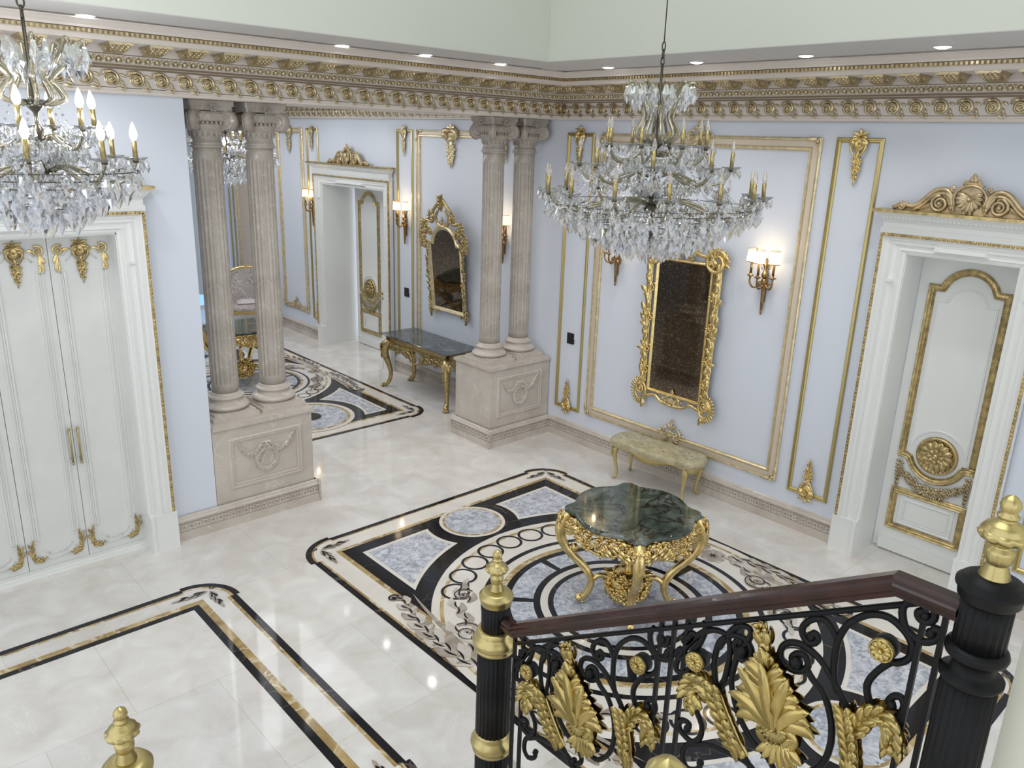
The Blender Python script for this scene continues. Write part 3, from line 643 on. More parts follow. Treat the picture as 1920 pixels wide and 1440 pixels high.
def arc(c, r, a0, a1, n=14): return [(c[0]+r*math.cos(a0+(a1-a0)*k/n), c[1]+r*math.sin(a0+(a1-a0)*k/n)) for k in range(n+1)]
GF = [(0, 0), (0, .014), (.008, .022), (.018, .016), (.032, .020), (.044, .016), (.052, .022), (.058, .010), (.06, 0)]
def beads_on(mb, pts, inset, pitch=.022, r=.006, out=.018):
    n = len(pts); cx = sum(p[0] for p in pts)/n; cz = sum(p[1] for p in pts)/n
    for i in range(n):
        a, b = Vector(pts[i]), Vector(pts[(i+1) % n]); L = (b-a).length; d = (b-a).normalized() if L > 1e-6 else Vector((1, 0)); nr = Vector((-d.y, d.x))*inset
        for k in range(max(1, int(L/pitch))): q = a+d*(k+.5)*pitch+nr; mb.blob((q.x, -out, q.y), (r, r*.8, r), 4, 3)
def door_leaf(root, cx, y, w_=.80, h=2.69, handle=1):
    mb = MB(); mb.box(-w_/2, w_/2, 0, .045, .012, h)
    up = [(-.26, .985)]+arc((0, 1.005), .27, PI*1.10, PI*1.90, 14)[1:-1][::1]+[(.26, .985), (.26, 2.38)]+arc((0, 2.33), .205, .25, PI-.25, 14)+[(-.26, 2.38)]
    inner = [(-.235, 1.03)]+arc((0, 1.005), .215, PI*.93, PI*.07, 14)+[(.235, 1.03), (.235, 2.34)]+arc((0, 2.30), .16, .25, PI-.25, 12)+[(-.235, 2.34)]
    lo = rect(.455, .285, .56); lo2 = rect(.40, .31, .535)
    th = [(0, 0), (0, .007), (.010, .009), (.018, 0)]
    mb.frame(inner, th); mb.frame(lo, th); mb.frame(lo2, [(0, 0), (.012, .01), (.02, .006), (.02, .006)])
    mb.box(-w_/2+.06, w_/2-.06, -.045, 0, .015, .125)
    leaf_ = mb.build('door_leaf', 'white_lacquer', root, (cx, y, 0))
    og = [(-.3175, .915), (-.255, .915)]+arc((0, 1.0), .255, PI*1.12, PI*1.88, 14)+[(.255, .915), (.3175, .915), (.3175, 2.468), (.245, 2.468)]+arc((0, 2.385), .239, .36, PI-.36, 14)+[(-.245, 2.468), (-.3175, 2.468)]
    mb = MB(); mb.frame(og, GF); beads_on(mb, og, .03); mb.build('gilded_panel_frame', 'gold_dark', leaf_)
    og2 = rect(.635, .217, .627); mb = MB(); mb.frame(og2, GF); beads_on(mb, og2, .03); mb.build('gilded_lower_frame', 'gold_dark', leaf_)
    mb = MB(); X = Matrix.Rotation(PI/2, 4, 'X'); c = (0, 0, 1.005)
    mb.lathe([(0, .012), (.115, .012), (.125, .022), (.15, .018), (.165, .026), (.172, 0)], 36, c, 0, None, X)
    mb.flower((0, 1.005), .135, .03, 14, y=-.016); mb.flower((0, 1.005), .075, .03, 8, y=-.028)
    for k in range(30): a = 2*PI*k/30; mb.blob((.148*math.cos(a), -.024, 1.005+.148*math.sin(a)), .007, 4, 3)
    mb.build('rosette_medallion', 'gold_dark', leaf_)
    mb = MB(); rnd = random.Random(3)
    for k in range(33):
        t = k/32; x = -.27+.54*t; z = .80-.135*math.sin(PI*t); r = .022+.018*math.sin(PI*t)
        for q in range(2): mb.flower((x+rnd.uniform(-.008, .008), z+rnd.uniform(-.02, .02)), r, .02, 5, y=-.008-.006*q)
    for s in (-1, 1):
        for k in range(7): mb.flower((s*.285, .86-.033*k), .036-.003*k, .018, 5, y=-.008)
        mb.leaf((s*.285, .70), -PI/2, .07, .035, .015, 0, 2)
    mb.build('flower_garland', 'gilt', leaf_)
    if handle:
        mb = MB(); x = handle*(w_/2-.065); X = Matrix.Rotation(PI/2, 4, 'X')
        mb.lathe([(0, .012), (.022, .012), (.026, 0)], 16, (x, 0, .985), 0, None, X); mb.lathe([(0, .01), (.018, .01), (.022, 0)], 16, (x, 0, .90), 0, None, X)
        mb.tube([(x, 0, .985), (x, -.05, .985), (x-handle*.02, -.058, .985), (x-handle*.11, -.058, .985)], .008, 8); mb.build('door_handle', 'brass', leaf_)
    return leaf_
d1 = empty('door_1', (.0, -4.3975, 0), RW); struct(d1); d1['label'] = 'tall white door with gilded mouldings and carved crest beside the large mirror'
door_case(d1, .825, 2.72, 1.13, .335); door_leaf(d1, 0, .335)
d2 = empty('door_2', (.0, 4.505, 0), RW); struct(d2); d2['label'] = 'white double door in a deep recess behind the columns'
door_case(d2, 1.81, 2.72, 1.20, .545)
door_leaf(d2, -.395, .545, .865); door_leaf(d2, .475, .545, .865, 0)

wr = empty('wardrobe', (-5.725, .0, 0)); tag(wr, 'built-in white wardrobe with gilded carved corners on its tall doors', 'wardrobe')
door_case(wr, 1.79, 2.73)
mb = MB(); mb.box(-.90, .90, .1, .49, 0, .03); mb.box(-.90, .90, .46, .49, .03, 2.73); mb.box(-.91, .91, .085, .15, .0, .035); mb.box(-.91, .91, .095, .15, .035, .048)
mb.extr([(0, 0), (0, .012), (-.012, .022), (-.012, .034), (-.03, .04)], (-.91, .082, 0), (.91, .082, 0), (0, -1, 0)); mb.box(-.905, -.8885, -.01, .46, 0, 2.735); mb.box(.8885, .905, -.01, .46, 0, 2.735); mb.box(-.9, .9, -.01, .46, 2.715, 2.74)
mb.build('carcass', 'white_lacquer', wr)
mb = MB(); mb.box(-.8875, .8875, .176, .18, .035, 2.713); mb.build('shadow_gap', 'shadow_gap', wr)  # dark plate behind the doors, shade of the gaps put into its colour
def ward_door(cx, hs):
    W = .4402; mb = MB(); mb.box(-W/2, W/2, 0, .022, .048, 2.708)
    for s in (-1, 1):
        for (x, w_, o) in ((.165, .012, .008), (.143, .010, .006), (.128, .016, .010)): mb.prism([(s*x-w_/2, .30), (s*x+w_/2, .30), (s*x+w_/2, 2.44), (s*x-w_/2, 2.44)], -o, 0)
    for (zb, sg) in ((.075, 1), (2.66, -1)):
        for (off, w0, th) in ((.045, .075, .014), (.085, .055, .012)):
            zz = zb+sg*off
            pts = [(-.13+.02*(off > .06), zz+sg*.055), (-w0, zz), (w0, zz), (.13-.02*(off > .06), zz+sg*.055)]
            for a, b in zip(pts, pts[1:]): mb.tube([(a[0], -.003, a[1]), (b[0], -.003, b[1])], th*.6, 5)
        for s in (-1, 1): mb.box(s*.15-.022, s*.15+.022, -.012, 0, zb+sg*.215-.005, zb+sg*.215+.005)
    d = mb.build('wardrobe_door', 'white_ward', wr, (cx, .152, 0))
    mb = MB(); mb.T = Matrix.Translation((0, -.002, 2.67)); drop_ornament(mb, .335, .125); mb.T = None; mb.build('carved_drop', 'gold_dark', d)
    for s in (-1, 1):
        mb = MB(); x = s*.165; z = 2.60
        mb.scroll((x-s*.012, z), .042, 1.6, PI/2+s*.6, -s, .009, 1.1); mb.leaf((x-s*.03, z-.01), PI/2+s*1.0, .06, .03, .012, s*.7, 2)
        for k in range(4): mb.leaf((x+s*(.006-.003*k), z-.04-.025*k), -PI/2+s*.25*(-1)**k, .06, .032-.004*k, .013, s*.4, 2)
        mb.leaf((x, z-.02), -PI/2, .15, .035, .012, s*.2, 3); mb.build('carved_top_corner', 'gold', d)
        mb = MB(); z = .125
        for k in range(5): mb.leaf((s*(.185-.002*k), z+.02+.026*k), PI/2+s*.3*(-1)**k, .07, .036-.004*k, .014, -s*.4, 2)
        for k in range(3): mb.leaf((s*(.18-.022*k), z-.005), (PI if s > 0 else 0)-s*.3*(-1)**k, .055, .036, .014, .3, 2)
        mb.scroll((s*.165, z+.012), .028, 1.3, -PI/2, -s, .009, 1.1); mb.build('carved_bottom_corner', 'gold_dark', d)
    if hs:
        mb = MB(); x = hs*(W/2-.028)
        mb.tube([(x, -.035, .895), (x, -.035, 1.195)], .007, 8)
        for z in (.895, 1.19): mb.blob((x, -.035, z), (.011, .011, .014), 8, 5)
        for z in (.93, 1.16): mb.tube([(x, 0, z), (x, -.035, z)], .006, 6)
        mb.build('door_handle', 'brass', d)
for k, hs in enumerate((1, -1, 1, -1)): ward_door(-.665+.4445*k, hs)

# ------------------------------------------------------------------ wall panel mouldings and their gilded ornaments
SG = [(0, 0), (0, .012), (.008, .022), (.018, .024), (.022, .016), (.03, .018), (.04, .008), (.042, 0)]
tn = [2]
def trim(yc, w_, z0, z1, kind='single', x=.02):
    mb = MB()
    if kind == 'single': mb.frame(rect(w_, z0, z1), SG); m = ['gold_paint']
    else:
        s = 1.0 if kind == 'big' else .8
        mb.frame(rect(w_, z0, z1), [(0, 0), (0, .014), (.010*s, .026), (.022*s, .024), (.026*s, .014)], 0)
        mb.frame(rect(w_, z0, z1), [(.026*s, .014), (.040*s, .016), (.075*s, .018), (.082*s, .014)], 1)
        mb.frame(rect(w_, z0, z1), [(.082*s, .014), (.088*s, .026), (.100*s, .026), (.11*s, .014), (.114*s, 0)], 0)
        for sx in (-1, 1):
            for sz, zz in ((1, z0), (-1, z1)):
                mb.scroll((sx*(w_/2-.035), zz+sz*.035), .036, 1.4, PI*.5, sx*sz, .009, 1.2, -.022); mb.leaf((sx*(w_/2-.012), zz+sz*.05), sz*PI/2, .10, .04, .014, 0, 2, y=-.02); mb.leaf((sx*(w_/2-.05), zz+sz*.012), PI if sx > 0 else 0, .10, .04, .014, 0, 2, y=-.02)
        m = ['gold_pale', 'champagne']
    o = mb.build('trim_%d' % tn[0], m, None, (x, yc, 0), RW); tn[0] += 1; return struct(o)
trim(-.30, .407, .385, 3.605); trim(-1.862, 2.52, .405, 3.605, 'big'); trim(-3.449, .405, .372, 3.612); trim(-5.40, .41, .372, 3.612); trim(-6.85, 2.2, .39, 3.6, 'big')
trim(6.53, .94, .44, 3.59, 'mid'); trim(5.74, .385, .39, 3.59); trim(3.095, .395, .39, 3.6); trim(2.02, 1.57, .405, 3.6, 'mid'); trim(.94, .395, .39, 3.6); trim(8.02, 1.65, .44, 3.59, 'mid'); trim(9.08, .22, .44, 3.59)
mb = MB(); mb.box(-.73, .73, -.004, 0, .54, 3.49); p = struct(mb.build('trim_silk_panel', 'beige_panel', None, (.02, 8.02, 0), RW))
def wall_orn(src, y, z, label, group, x=.0, s=1.):
    o = src if not src.get('label') else src.copy()
    if o is not src: col.objects.link(o)
    o.location = (x, y, z); o.rotation_euler = (0, 0, RW); o.scale = (s, 1, s); tag(o, label, 'wall ornament', group); return o
g1, g2 = 'gilded ornaments on the right wall mouldings', 'gilded ornaments behind the columns'
od = orn('wall_ornament', .44, .15, 'gold'); ou = orn('wall_ornament', .43, .15, 'gold', True)
wall_orn(od, -.30, 3.655, 'gilded drop hanging atop the slim right-wall moulding left of the unlit chandelier', g1)
wall_orn(od, -3.449, 3.66, 'gilded shell and flower drop at the top of the narrow moulding beside the right door', g1)
wall_orn(ou, -.30, .345, 'gilded spray at the foot of the slim moulding beside the stone pedestal', g1)
wall_orn(ou, -3.449, .33, 'gilded flower spray rising from the bottom of the narrow moulding beside the right door', g1)
mb = MB(); cartouche(mb, .20); oc = mb.build('wall_ornament', 'gold_pale')
wall_orn(oc, -1.862, .52, 'gilded openwork cartouche on the lower moulding right above the bench', g1)
mb = MB(); cartouche(mb, .19); oc2 = mb.build('wall_ornament', 'gold_pale'); wall_orn(oc2, -1.862, 3.59, 'gilded cartouche at the top middle of the large moulding, behind the unlit chandelier', g1)
og = orn('wall_ornament', .54, .30, 'gold_pale'); wall_orn(og, 2.02, 3.655, 'wide gilded flower drop above the arched mirror', g2)
oh = orn('wall_ornament', .47, .24, 'gold_pale'); wall_orn(oh, 6.53, 3.63, 'gilded drop at the top of the widest moulding left of the far door', g2)
oi = orn('wall_ornament', .40, .13, 'gold_pale'); wall_orn(oi, 5.74, 3.62, 'narrow gilded drop at the top of the slim moulding directly left of the far door', g2)
wall_orn(oi, 3.095, 3.645, 'narrow gilded drop at the top of the slim moulding between far door and arched mirror', g2, s=1.05)
wall_orn(oi, .94, 3.64, 'gilded drop partly hidden between the right pair of columns', g2, s=1.05)
oj = orn('wall_ornament', .40, .13, 'gold_pale', True); wall_orn(oj, 5.74, .37, 'narrow gilded spray at the foot of the slim moulding directly left of the far door', g2)
mb = MB(); cartouche(mb, .17); ok = mb.build('wall_ornament', 'gold_pale'); wall_orn(ok, 6.53, .53, 'small gilded cartouche at the foot of the widest moulding left of the far door', g2)

def switch(y, z, label):
    t = empty('wall_switch', (.02, y, z), RW); tag(t, label, 'wall switch', 'black wall switches')
    mb = MB(); mb.box(-.052, .052, -.010, 0, -.066, .066); mb.build('switch_plate', 'dark_bronze_flat', t)
    for k in range(3):
        mb = MB(); mb.box(-.045+.0, .045, -.016, -.010, .024-.041*k, .060-.041*k); mb.build('switch_button', 'dark_bronze_flat', t)
    for k in range(2):
        mb = MB(); mb.box(.050, .064, -.018, -.002, -.055+.03*k, -.04+.03*k); mb.build('switch_toggle', 'dark_bronze_flat', t)
switch(-.299, 1.267, 'black wall switch on the narrow moulded panel beside the stone pedestal'); switch(3.078, 1.29, 'black wall switch under the sconce between far door and arched mirror')

# ------------------------------------------------------------------ mirrors
mr = empty('wall_mirror', (.0, -1.865, .98), RW); tag(mr, 'tall rectangular dark mirror in a gilded rococo frame above the bench', 'mirror')
gw, gh = .632, 1.395
mb = MB(); mb.box(-gw/2, gw/2, -.032, -.028, 0, gh); mb.build('mirror_glass', 'mirror', mr)
mb = MB(); mb.frame(rect(gw+.06, -.03, gh+.03), [(0, 0), (0, .045), (.012, .055), (.022, .05), (.032, .034)]); inner = mb.build('inner_frame', 'gold', mr)
mb = MB(); ow, z0, z1 = .86, -.105, gh+.09
for s in (-1, 1):
    path = [(s*.435, -.06), (s*.40, .08), (s*.405, .35), (s*.41, .7), (s*.415, 1.05), (s*.42, 1.30), (s*.40, 1.43)]
    mb.tube([(p.x, -.04, p.y) for p in smooth_path(path, 4)], .031, 6); mb.tube([(p.x-s*.026, -.040, p.y) for p in smooth_path(path, 4)], .015, 5); mb.tube([(p.x+s*.024, -.046, p.y) for p in smooth_path(path, 4)], .013, 5)
    rnd = random.Random(11)
    for k in range(22):
        z = .14+.052*k; mb.leaf((s*(.41+rnd.uniform(-.02, .03)), z), PI/2+s*rnd.uniform(-.9, .5), rnd.uniform(.08, .12), .06, .024, s*rnd.uniform(-.9, .9), 2, .6, y=-.058)
    for z in (.22, .46, .80, 1.12): mb.scroll((s*.40, z), .038, 1.3, PI/2, s, .011, 1.3, -.055); mb.tube([(s*.40, -.04, z), (s*.33, -.04, z+.02)], .012, 5); mb.flower((s*.365, z-.03), .035, .025, 5, y=-.05)
    # big rocaille shells at the bottom corners
    c = (s*.415, -.045)
    for k in range(15): a = -PI*.5+(PI*1.15)*k/14; a = a if s > 0 else PI-a; mb.leaf((c[0]+.055*math.cos(a), c[1]+.085*math.sin(a)), a, .075, .034, .02, .3*s, 1, .7, y=-.045)
    mb.tube([(c[0]+.07*math.cos(t), -.055, c[1]+.10*math.sin(t)) for t in [2*PI*k/20 for k in range(20)]], .014, 6, closed=True); mb.scroll((c[0], c[1]+.02), .06, 1.5, PI/2, -s, .014, 1.3, -.05)
    mb.leaf((c[0]-s*.02, c[1]-.08), -PI/2-s*.3, .11, .06, .022, s*.3, 2, .7, y=-.045); mb.leaf((c[0], c[1]+.09), PI/2, .13, .06, .022, s*.4, 3, .7, y=-.05)
    # large scrolled ears at the top corners
    c = (s*.385, gh+.05); mb.scroll(c, .13, 1.9, PI*.1 if s > 0 else PI*.9, s, .024, 1.2, -.05); mb.scroll((c[0]-s*.06, c[1]-.02), .055, 1.4, PI/2, -s, .014, 1.2, -.06)
    for k in range(7): a = PI*.5-s*(-.9+.42*k); mb.leaf((c[0]+.04*math.cos(a), c[1]+.04*math.sin(a)), a, .12, .055, .024, -s*.6, 2, .7, y=-.045)
    path = [(s*.40, -.10), (s*.30, -.075), (s*.22, -.06), (s*.14, -.11), (0, -.13)]; mb.tube([(p.x, -.042, p.y) for p in smooth_path(path, 4)], .018, 6)
    path = [(s*.36, gh+.12), (s*.24, gh+.09), (s*.12, gh+.12), (0, gh+.16)]; mb.tube([(p.x, -.042, p.y) for p in smooth_path(path, 4)], .020, 6)
mb.T = Matrix.Translation((0, -.045, -.075)); cartouche(mb, .15); mb.T = Matrix.Translation((0, -.045, gh+.13)); cartouche(mb, .22); mb.T = None
mb.build('rococo_frame', 'gold', mr)

m2 = empty('wall_mirror', (-.015, 1.985, 1.235), RW); m2.rotation_euler = (math.radians(5.5), 0, RW); tag(m2, 'arched dark mirror in a carved gilded frame above the console table', 'mirror')
arch = [(-.315, 0), (.315, 0), (.315, .865), (.255, .885)]+arc((0, .86), .235, .20, PI-.20, 16)+[(-.255, .885), (-.315, .865)]
mb = MB(); mb.prism(arch, -.022, -.018); mb.build('mirror_glass', 'mirror', m2)
archo = [(-.365, -.055), (.365, -.055), (.365, .90), (.30, .935)]+arc((0, .87), .29, .22, PI-.22, 16)+[(-.30, .935), (-.365, .90)]
mb = MB(); mb.frame(archo, [(0, 0), (0, .035), (.015, .05), (.03, .042), (.05, .03), (.056, .02)]); mb.build('inner_frame', 'gold_pale', m2)
mb = MB(); rnd = random.Random(4)
for s in (-1, 1):
    for k in range(20): mb.leaf((s*(.37+rnd.uniform(-.01, .03)), .02+.045*k), PI/2+s*rnd.uniform(-.8, .4), .08, .04, .02, s*rnd.uniform(-.8, .8), 2, .8, y=-.03)
    for z in (-.06, .0): mb.scroll((s*.40, z), .05, 1.5, PI/2, s, .014, 1.2, -.03)
    mb.leaf((s*.40, -.05), -PI/2, .12, .06, .02, -s*.4, 2, .7, y=-.03); mb.leaf((s*.37, .06), PI/2, .18, .06, .02, s*.2, 3, .7, y=-.03); mb.scroll((s*.27, -.075), .03, 1.2, PI/2, -s, .010, 1.2, -.02)
    for (x, z, r) in ((.43, .98, .06), (.36, 1.12, .07), (.20, 1.26, .06), (.42, .86, .05), (.28, 1.05, .05)):
        mb.scroll((s*x, z), r, 1.4, PI*.5, -s, .018, 1.2, -.03)
        for k in range(4): a = PI/2-s*(.2+.5*k); mb.leaf((s*x, z), a, r*1.9, .055, .022, -s*.7, 2, .7, y=-.03)
    mb.tube([(p.x, -.03, p.y) for p in smooth_path([(s*.46, .82), (s*.47, 1.0), (s*.36, 1.06), (s*.38, 1.2), (s*.22, 1.19), (s*.20, 1.33), (s*.10, 1.42), (s*.03, 1.50)], 4)], .024, 6)
    mb.tube([(p.x, -.03, p.y) for p in smooth_path([(s*.03, 1.14), (s*.12, 1.18), (s*.13, 1.28), (s*.07, 1.36)], 4)], .018, 6)
for k in range(8): mb.leaf((.012*(-1)**k, 1.34+.022*k), PI/2+.6*(-1)**k, .11, .05, .02, .4*(-1)**k, 2, .8, y=-.03)
mb.leaf((0, 1.42), PI/2, .15, .05, .02, .2, 2, .8, y=-.03); mb.T = Matrix.Translation((0, -.03, 1.17)); cartouche(mb, .12); mb.T = None
mb.build('carved_crest_frame', 'gold_dark', m2)

# ------------------------------------------------------------------ wall sconces
def make_sconce():
    t = empty('wall_sconce', (0, 0, 0), RW)
    mb = MB(); mb.lathe([(.004, .0), (.010, .015), (.013, .03), (.008, .04), (.013, .05), (.018, .20), (.024, .29), (.030, .33), (.022, .345)], 12, (0, -.035, 0))
    mb.box(-.012, .012, -.03, 0, .12, .30); mb.lathe([(.018, .345), (.030, .36), (.034, .38), (.024, .40), (.012, .43), (.028, .47), (.030, .49), (.012, .51), (.004, .535)], 12, (0, -.04, 0))
    for s in (-1, 1): mb.tube(smooth_path([(s*.022, -.04, .48), (s*.045, -.045, .50), (s*.05, -.045, .47), (s*.035, -.045, .43)], 3), .006, 5)
    mb.blob((0, -.045, .31), (.032, .03, .04), 8, 6); mb.build('backplate', 'bronze', t)
    for (ax, ay) in ((-.115, -.10), (.0, -.165), (.115, -.10)):
        d = Vector((ax, ay+.03, 0)); mb = MB()
        mb.tube(smooth_path([(0, -.04, .31), (d.x*.35, -.03+d.y*.35, .27), (d.x*.75, -.03+d.y*.75, .255), (d.x, -.03+d.y, .30), (d.x, -.03+d.y, .355)], 4), .009, 8)
        mb.scroll((d.x*.4, .29), .022, 1.2, 0, 1, .007, 1, -.04)
        mb.lathe([(.010, .35), (.030, .362), (.034, .368), (.012, .374), (.014, .385), (.009, .39)], 12, (ax, ay, 0)); a = mb.build('sconce_arm', 'bronze', t)
        mb = MB(); mb.lathe([(.011, .385), (.011, .50)], 10, (ax, ay, 0)); mb.build('candle_tube', 'bronze', a)
        mb = MB(); n = 28
        mb.lathe([(.052, .495), (.040, .615)], n, (ax, ay, 0), 0, lambda q, z: 1+.035*math.cos(q*14)); mb.f = [f for f in mb.f if len(f) == 4]; mb.m = mb.m[:len(mb.f)]; mb.s = mb.s[:len(mb.f)]
        s_ = mb.build('lamp_shade', 'shade', a)
        for r, z in ((.053, .496), (.041, .614)): mb = MB(); mb.tube([(ax+r*math.cos(2*PI*k/24), ay+r*math.sin(2*PI*k/24), z) for k in range(24)], .0028, 5, closed=True); mb.build('shade_trim', 'bronze', a)
    return t
SC = [(-2.755, 'lit three-shade bronze sconce right of the tall mirror, beside the right door', 'sconces flanking the tall mirror'), (-.95, 'three-shade bronze sconce left of the tall mirror, half hidden by the unlit chandelier', 'sconces flanking the tall mirror'),
      (5.76, 'lit bronze sconce on the slim panel left of the far door', 'sconces behind the columns'), (3.07, 'lit bronze sconce between the far door and the arched mirror', 'sconces behind the columns'), (.92, 'lit bronze sconce glimpsed between the right pair of columns', 'sconces behind the columns')]
sp = None
for y, lb, g in SC:
    o = make_sconce() if sp is None else copy_tree(sp)
    sp = sp or o
    o.location = (.02, y, 2.0); tag(o, lb, 'wall sconce', g)
    point('sconce_glow', (-.19, y, 2.67), .75, WARM, .05); point('sconce_glow', (-.12, y, 2.47), 1.1, WARM, .03)
# ------------------------------------------------------------------ pedestals and columns
def pedestal(x0, x1, label, sides):
    D = .70; w_ = x1-x0; cx = (x0+x1)/2
    t = empty('stone_pedestal', (cx, 0, 0)); tag(t, label, 'pedestal', 'pedestals of the colonnade')
    mb = MB(); hw = w_/2; mb.box(-hw+(.025 if 'l' in sides else 0), hw-(.025 if 'r' in sides else 0), .025, D-.02, 0, .94); mb.build('body', 'pedestal', t)
    mb = MB(); mb.box(-hw+.012, hw-.012, .012, D-.01, .935, .948); mb.box(-hw, hw, 0, D, .945, .972); mb.box(-hw+.008, hw-.008, .008, D-.008, .972, .98); mb.build('top_slab', 'pedestal', t)
    mb = MB()
    for face in sides:
        if face == 'f': base, L, X = (-hw, 0), w_, Matrix.Identity(4)
        if face == 'l': base, L, X = (-hw, D), D, Matrix.Translation((-hw, D, 0)) @ Matrix.Rotation(RW, 4, 'Z')
        if face == 'r': base, L, X = (hw, 0), D, Matrix.Translation((hw, 0, 0)) @ Matrix.Rotation(-RW, 4, 'Z')
        if face == 'f': X = Matrix.Translation((-hw, 0, 0))
        ext = .0
        pr = [(-a if False else a, b) for a, b in BBP]
        mb.T = X
        lo, hi = (-.028 if face != 'f' or 'l' in sides else 0), (L+.028 if face != 'f' or 'r' in sides else L)
        if face == 'f': lo, hi = (-.028 if 'l' in sides else 0), (L+.028 if 'r' in sides else L)
        n = len(pr); vs_ = [(lo, -a-.012, b) for a, b in pr]+[(hi, -a-.012, b) for a, b in pr]
        mb.add(vs_, [(i, i+1, n+i+1, n+i) for i in range(n-1)]+[tuple(range(n)), tuple(reversed(range(n, 2*n)))], 0, False)
        k_ = max(1, round((hi-lo)/.062)); pt = (hi-lo)/k_
        for k in range(k_):
            c = lo+pt*(k+.5); a, h_ = pt*.40, .036
            ring = [(-a, -h_+.012), (-a+.010, -h_), (a-.010, -h_), (a, -h_+.012), (a, h_-.012), (a-.010, h_), (-a+.010, h_), (-a, h_-.012)]
            q = [(c+u, .004, .13+v) for u, v in ring]+[(c+u*.9, -.019, .13+v*.93) for u, v in ring]+[(c+u*.55, -.018, .13+v*.72) for u, v in ring]+[(c+u*.5, -.002, .13+v*.66) for u, v in ring]
            mb.add(q, [(r*8+i, r*8+(i+1) % 8, r*8+8+(i+1) % 8, r*8+8+i) for r in range(3) for i in range(8)]+[tuple(range(24, 32))], 0, False)
            for zz in (.112, .148): mb.box(c+pt/2-.012, min(hi, c+pt/2+.012), -.020, -.006, zz-.007, zz+.007)
    mb.T = None
    mb.build('carved_base', 'pedestal', t)
    # moulded panel with ribbon, swags and wreath
    mb = MB(); mb.T = Matrix.Translation((.0, .025, 0))
    mb.frame(rect(.73, .345, .845), [(0, 0), (.006, .012), (.02, .016), (.03, .008), (.045, .010), (.055, .003), (.06, .003)])
    for k in range(34): x = -.315+.0191*k; mb.blob((x, -.010, .386), (.007, .006, .006), 5, 3); mb.blob((x, -.010, .804), (.007, .006, .006), 5, 3)
    for k in range(22): z = .395+.0191*k; mb.blob((-.324, -.010, z), (.006, .006, .007), 5, 3); mb.blob((.324, -.010, z), (.006, .006, .007), 5, 3)
    f = mb.build('panel_moulding', 'pedestal', t)
    mb = MB(); mb.T = Matrix.Translation((0, .027, 0)); rnd = random.Random(8)
    for s in (-1, 1):
        for k in range(26):
            q = k/25; x = s*(.035+.235*q); z = .735-.095*math.sin(PI*q)+.045*q*q
            r = .012+.008*math.sin(PI*q); mb.blob((x+rnd.uniform(-.004, .004), -.006, z+rnd.uniform(-.006, .006)), (r*.75, .014, r*.75), 6, 4); mb.flower((x+rnd.uniform(-.008, .008), z+rnd.uniform(-.012, .012)), r*1.0, .012, 5, y=-.012)
        for k in range(15):
            q = k/14; a = PI*.40-q*PI*.9; r = .015+.008*q
            q_ = (s*.098*math.cos(a), .580+.105*math.sin(a)); mb.blob((q_[0], -.007, q_[1]), (r*.8, .015, r*.8), 6, 4); mb.flower((q_[0]+rnd.uniform(-.008, .008), q_[1]+rnd.uniform(-.008, .008)), r*1.0, .012, 5, y=-.014)
        mb.leaf((0, .735), PI/2-s*1.0, .055, .025, .01, -s*1.5, 1, .5, y=-.006); mb.leaf((0, .735), -PI/2+s*.5, .06, .018, .008, s*.4, 1, .5, y=-.006); mb.leaf((s*.105, .60), PI/2, .09, .03, .012, s*.4, 2, .5, y=-.005)
    mb.blob((0, .008-.02, .737), .012, 6, 4)
    mb.build('garland', 'stone_carving', t)
    return t
pedestal(-4.215, -3.215, 'carved stone pedestal joined to the plain white wall, carrying two columns', 'fr')
pedestal(-.965, .004, 'carved stone pedestal in the corner by the right wall, carrying two columns', 'fl')

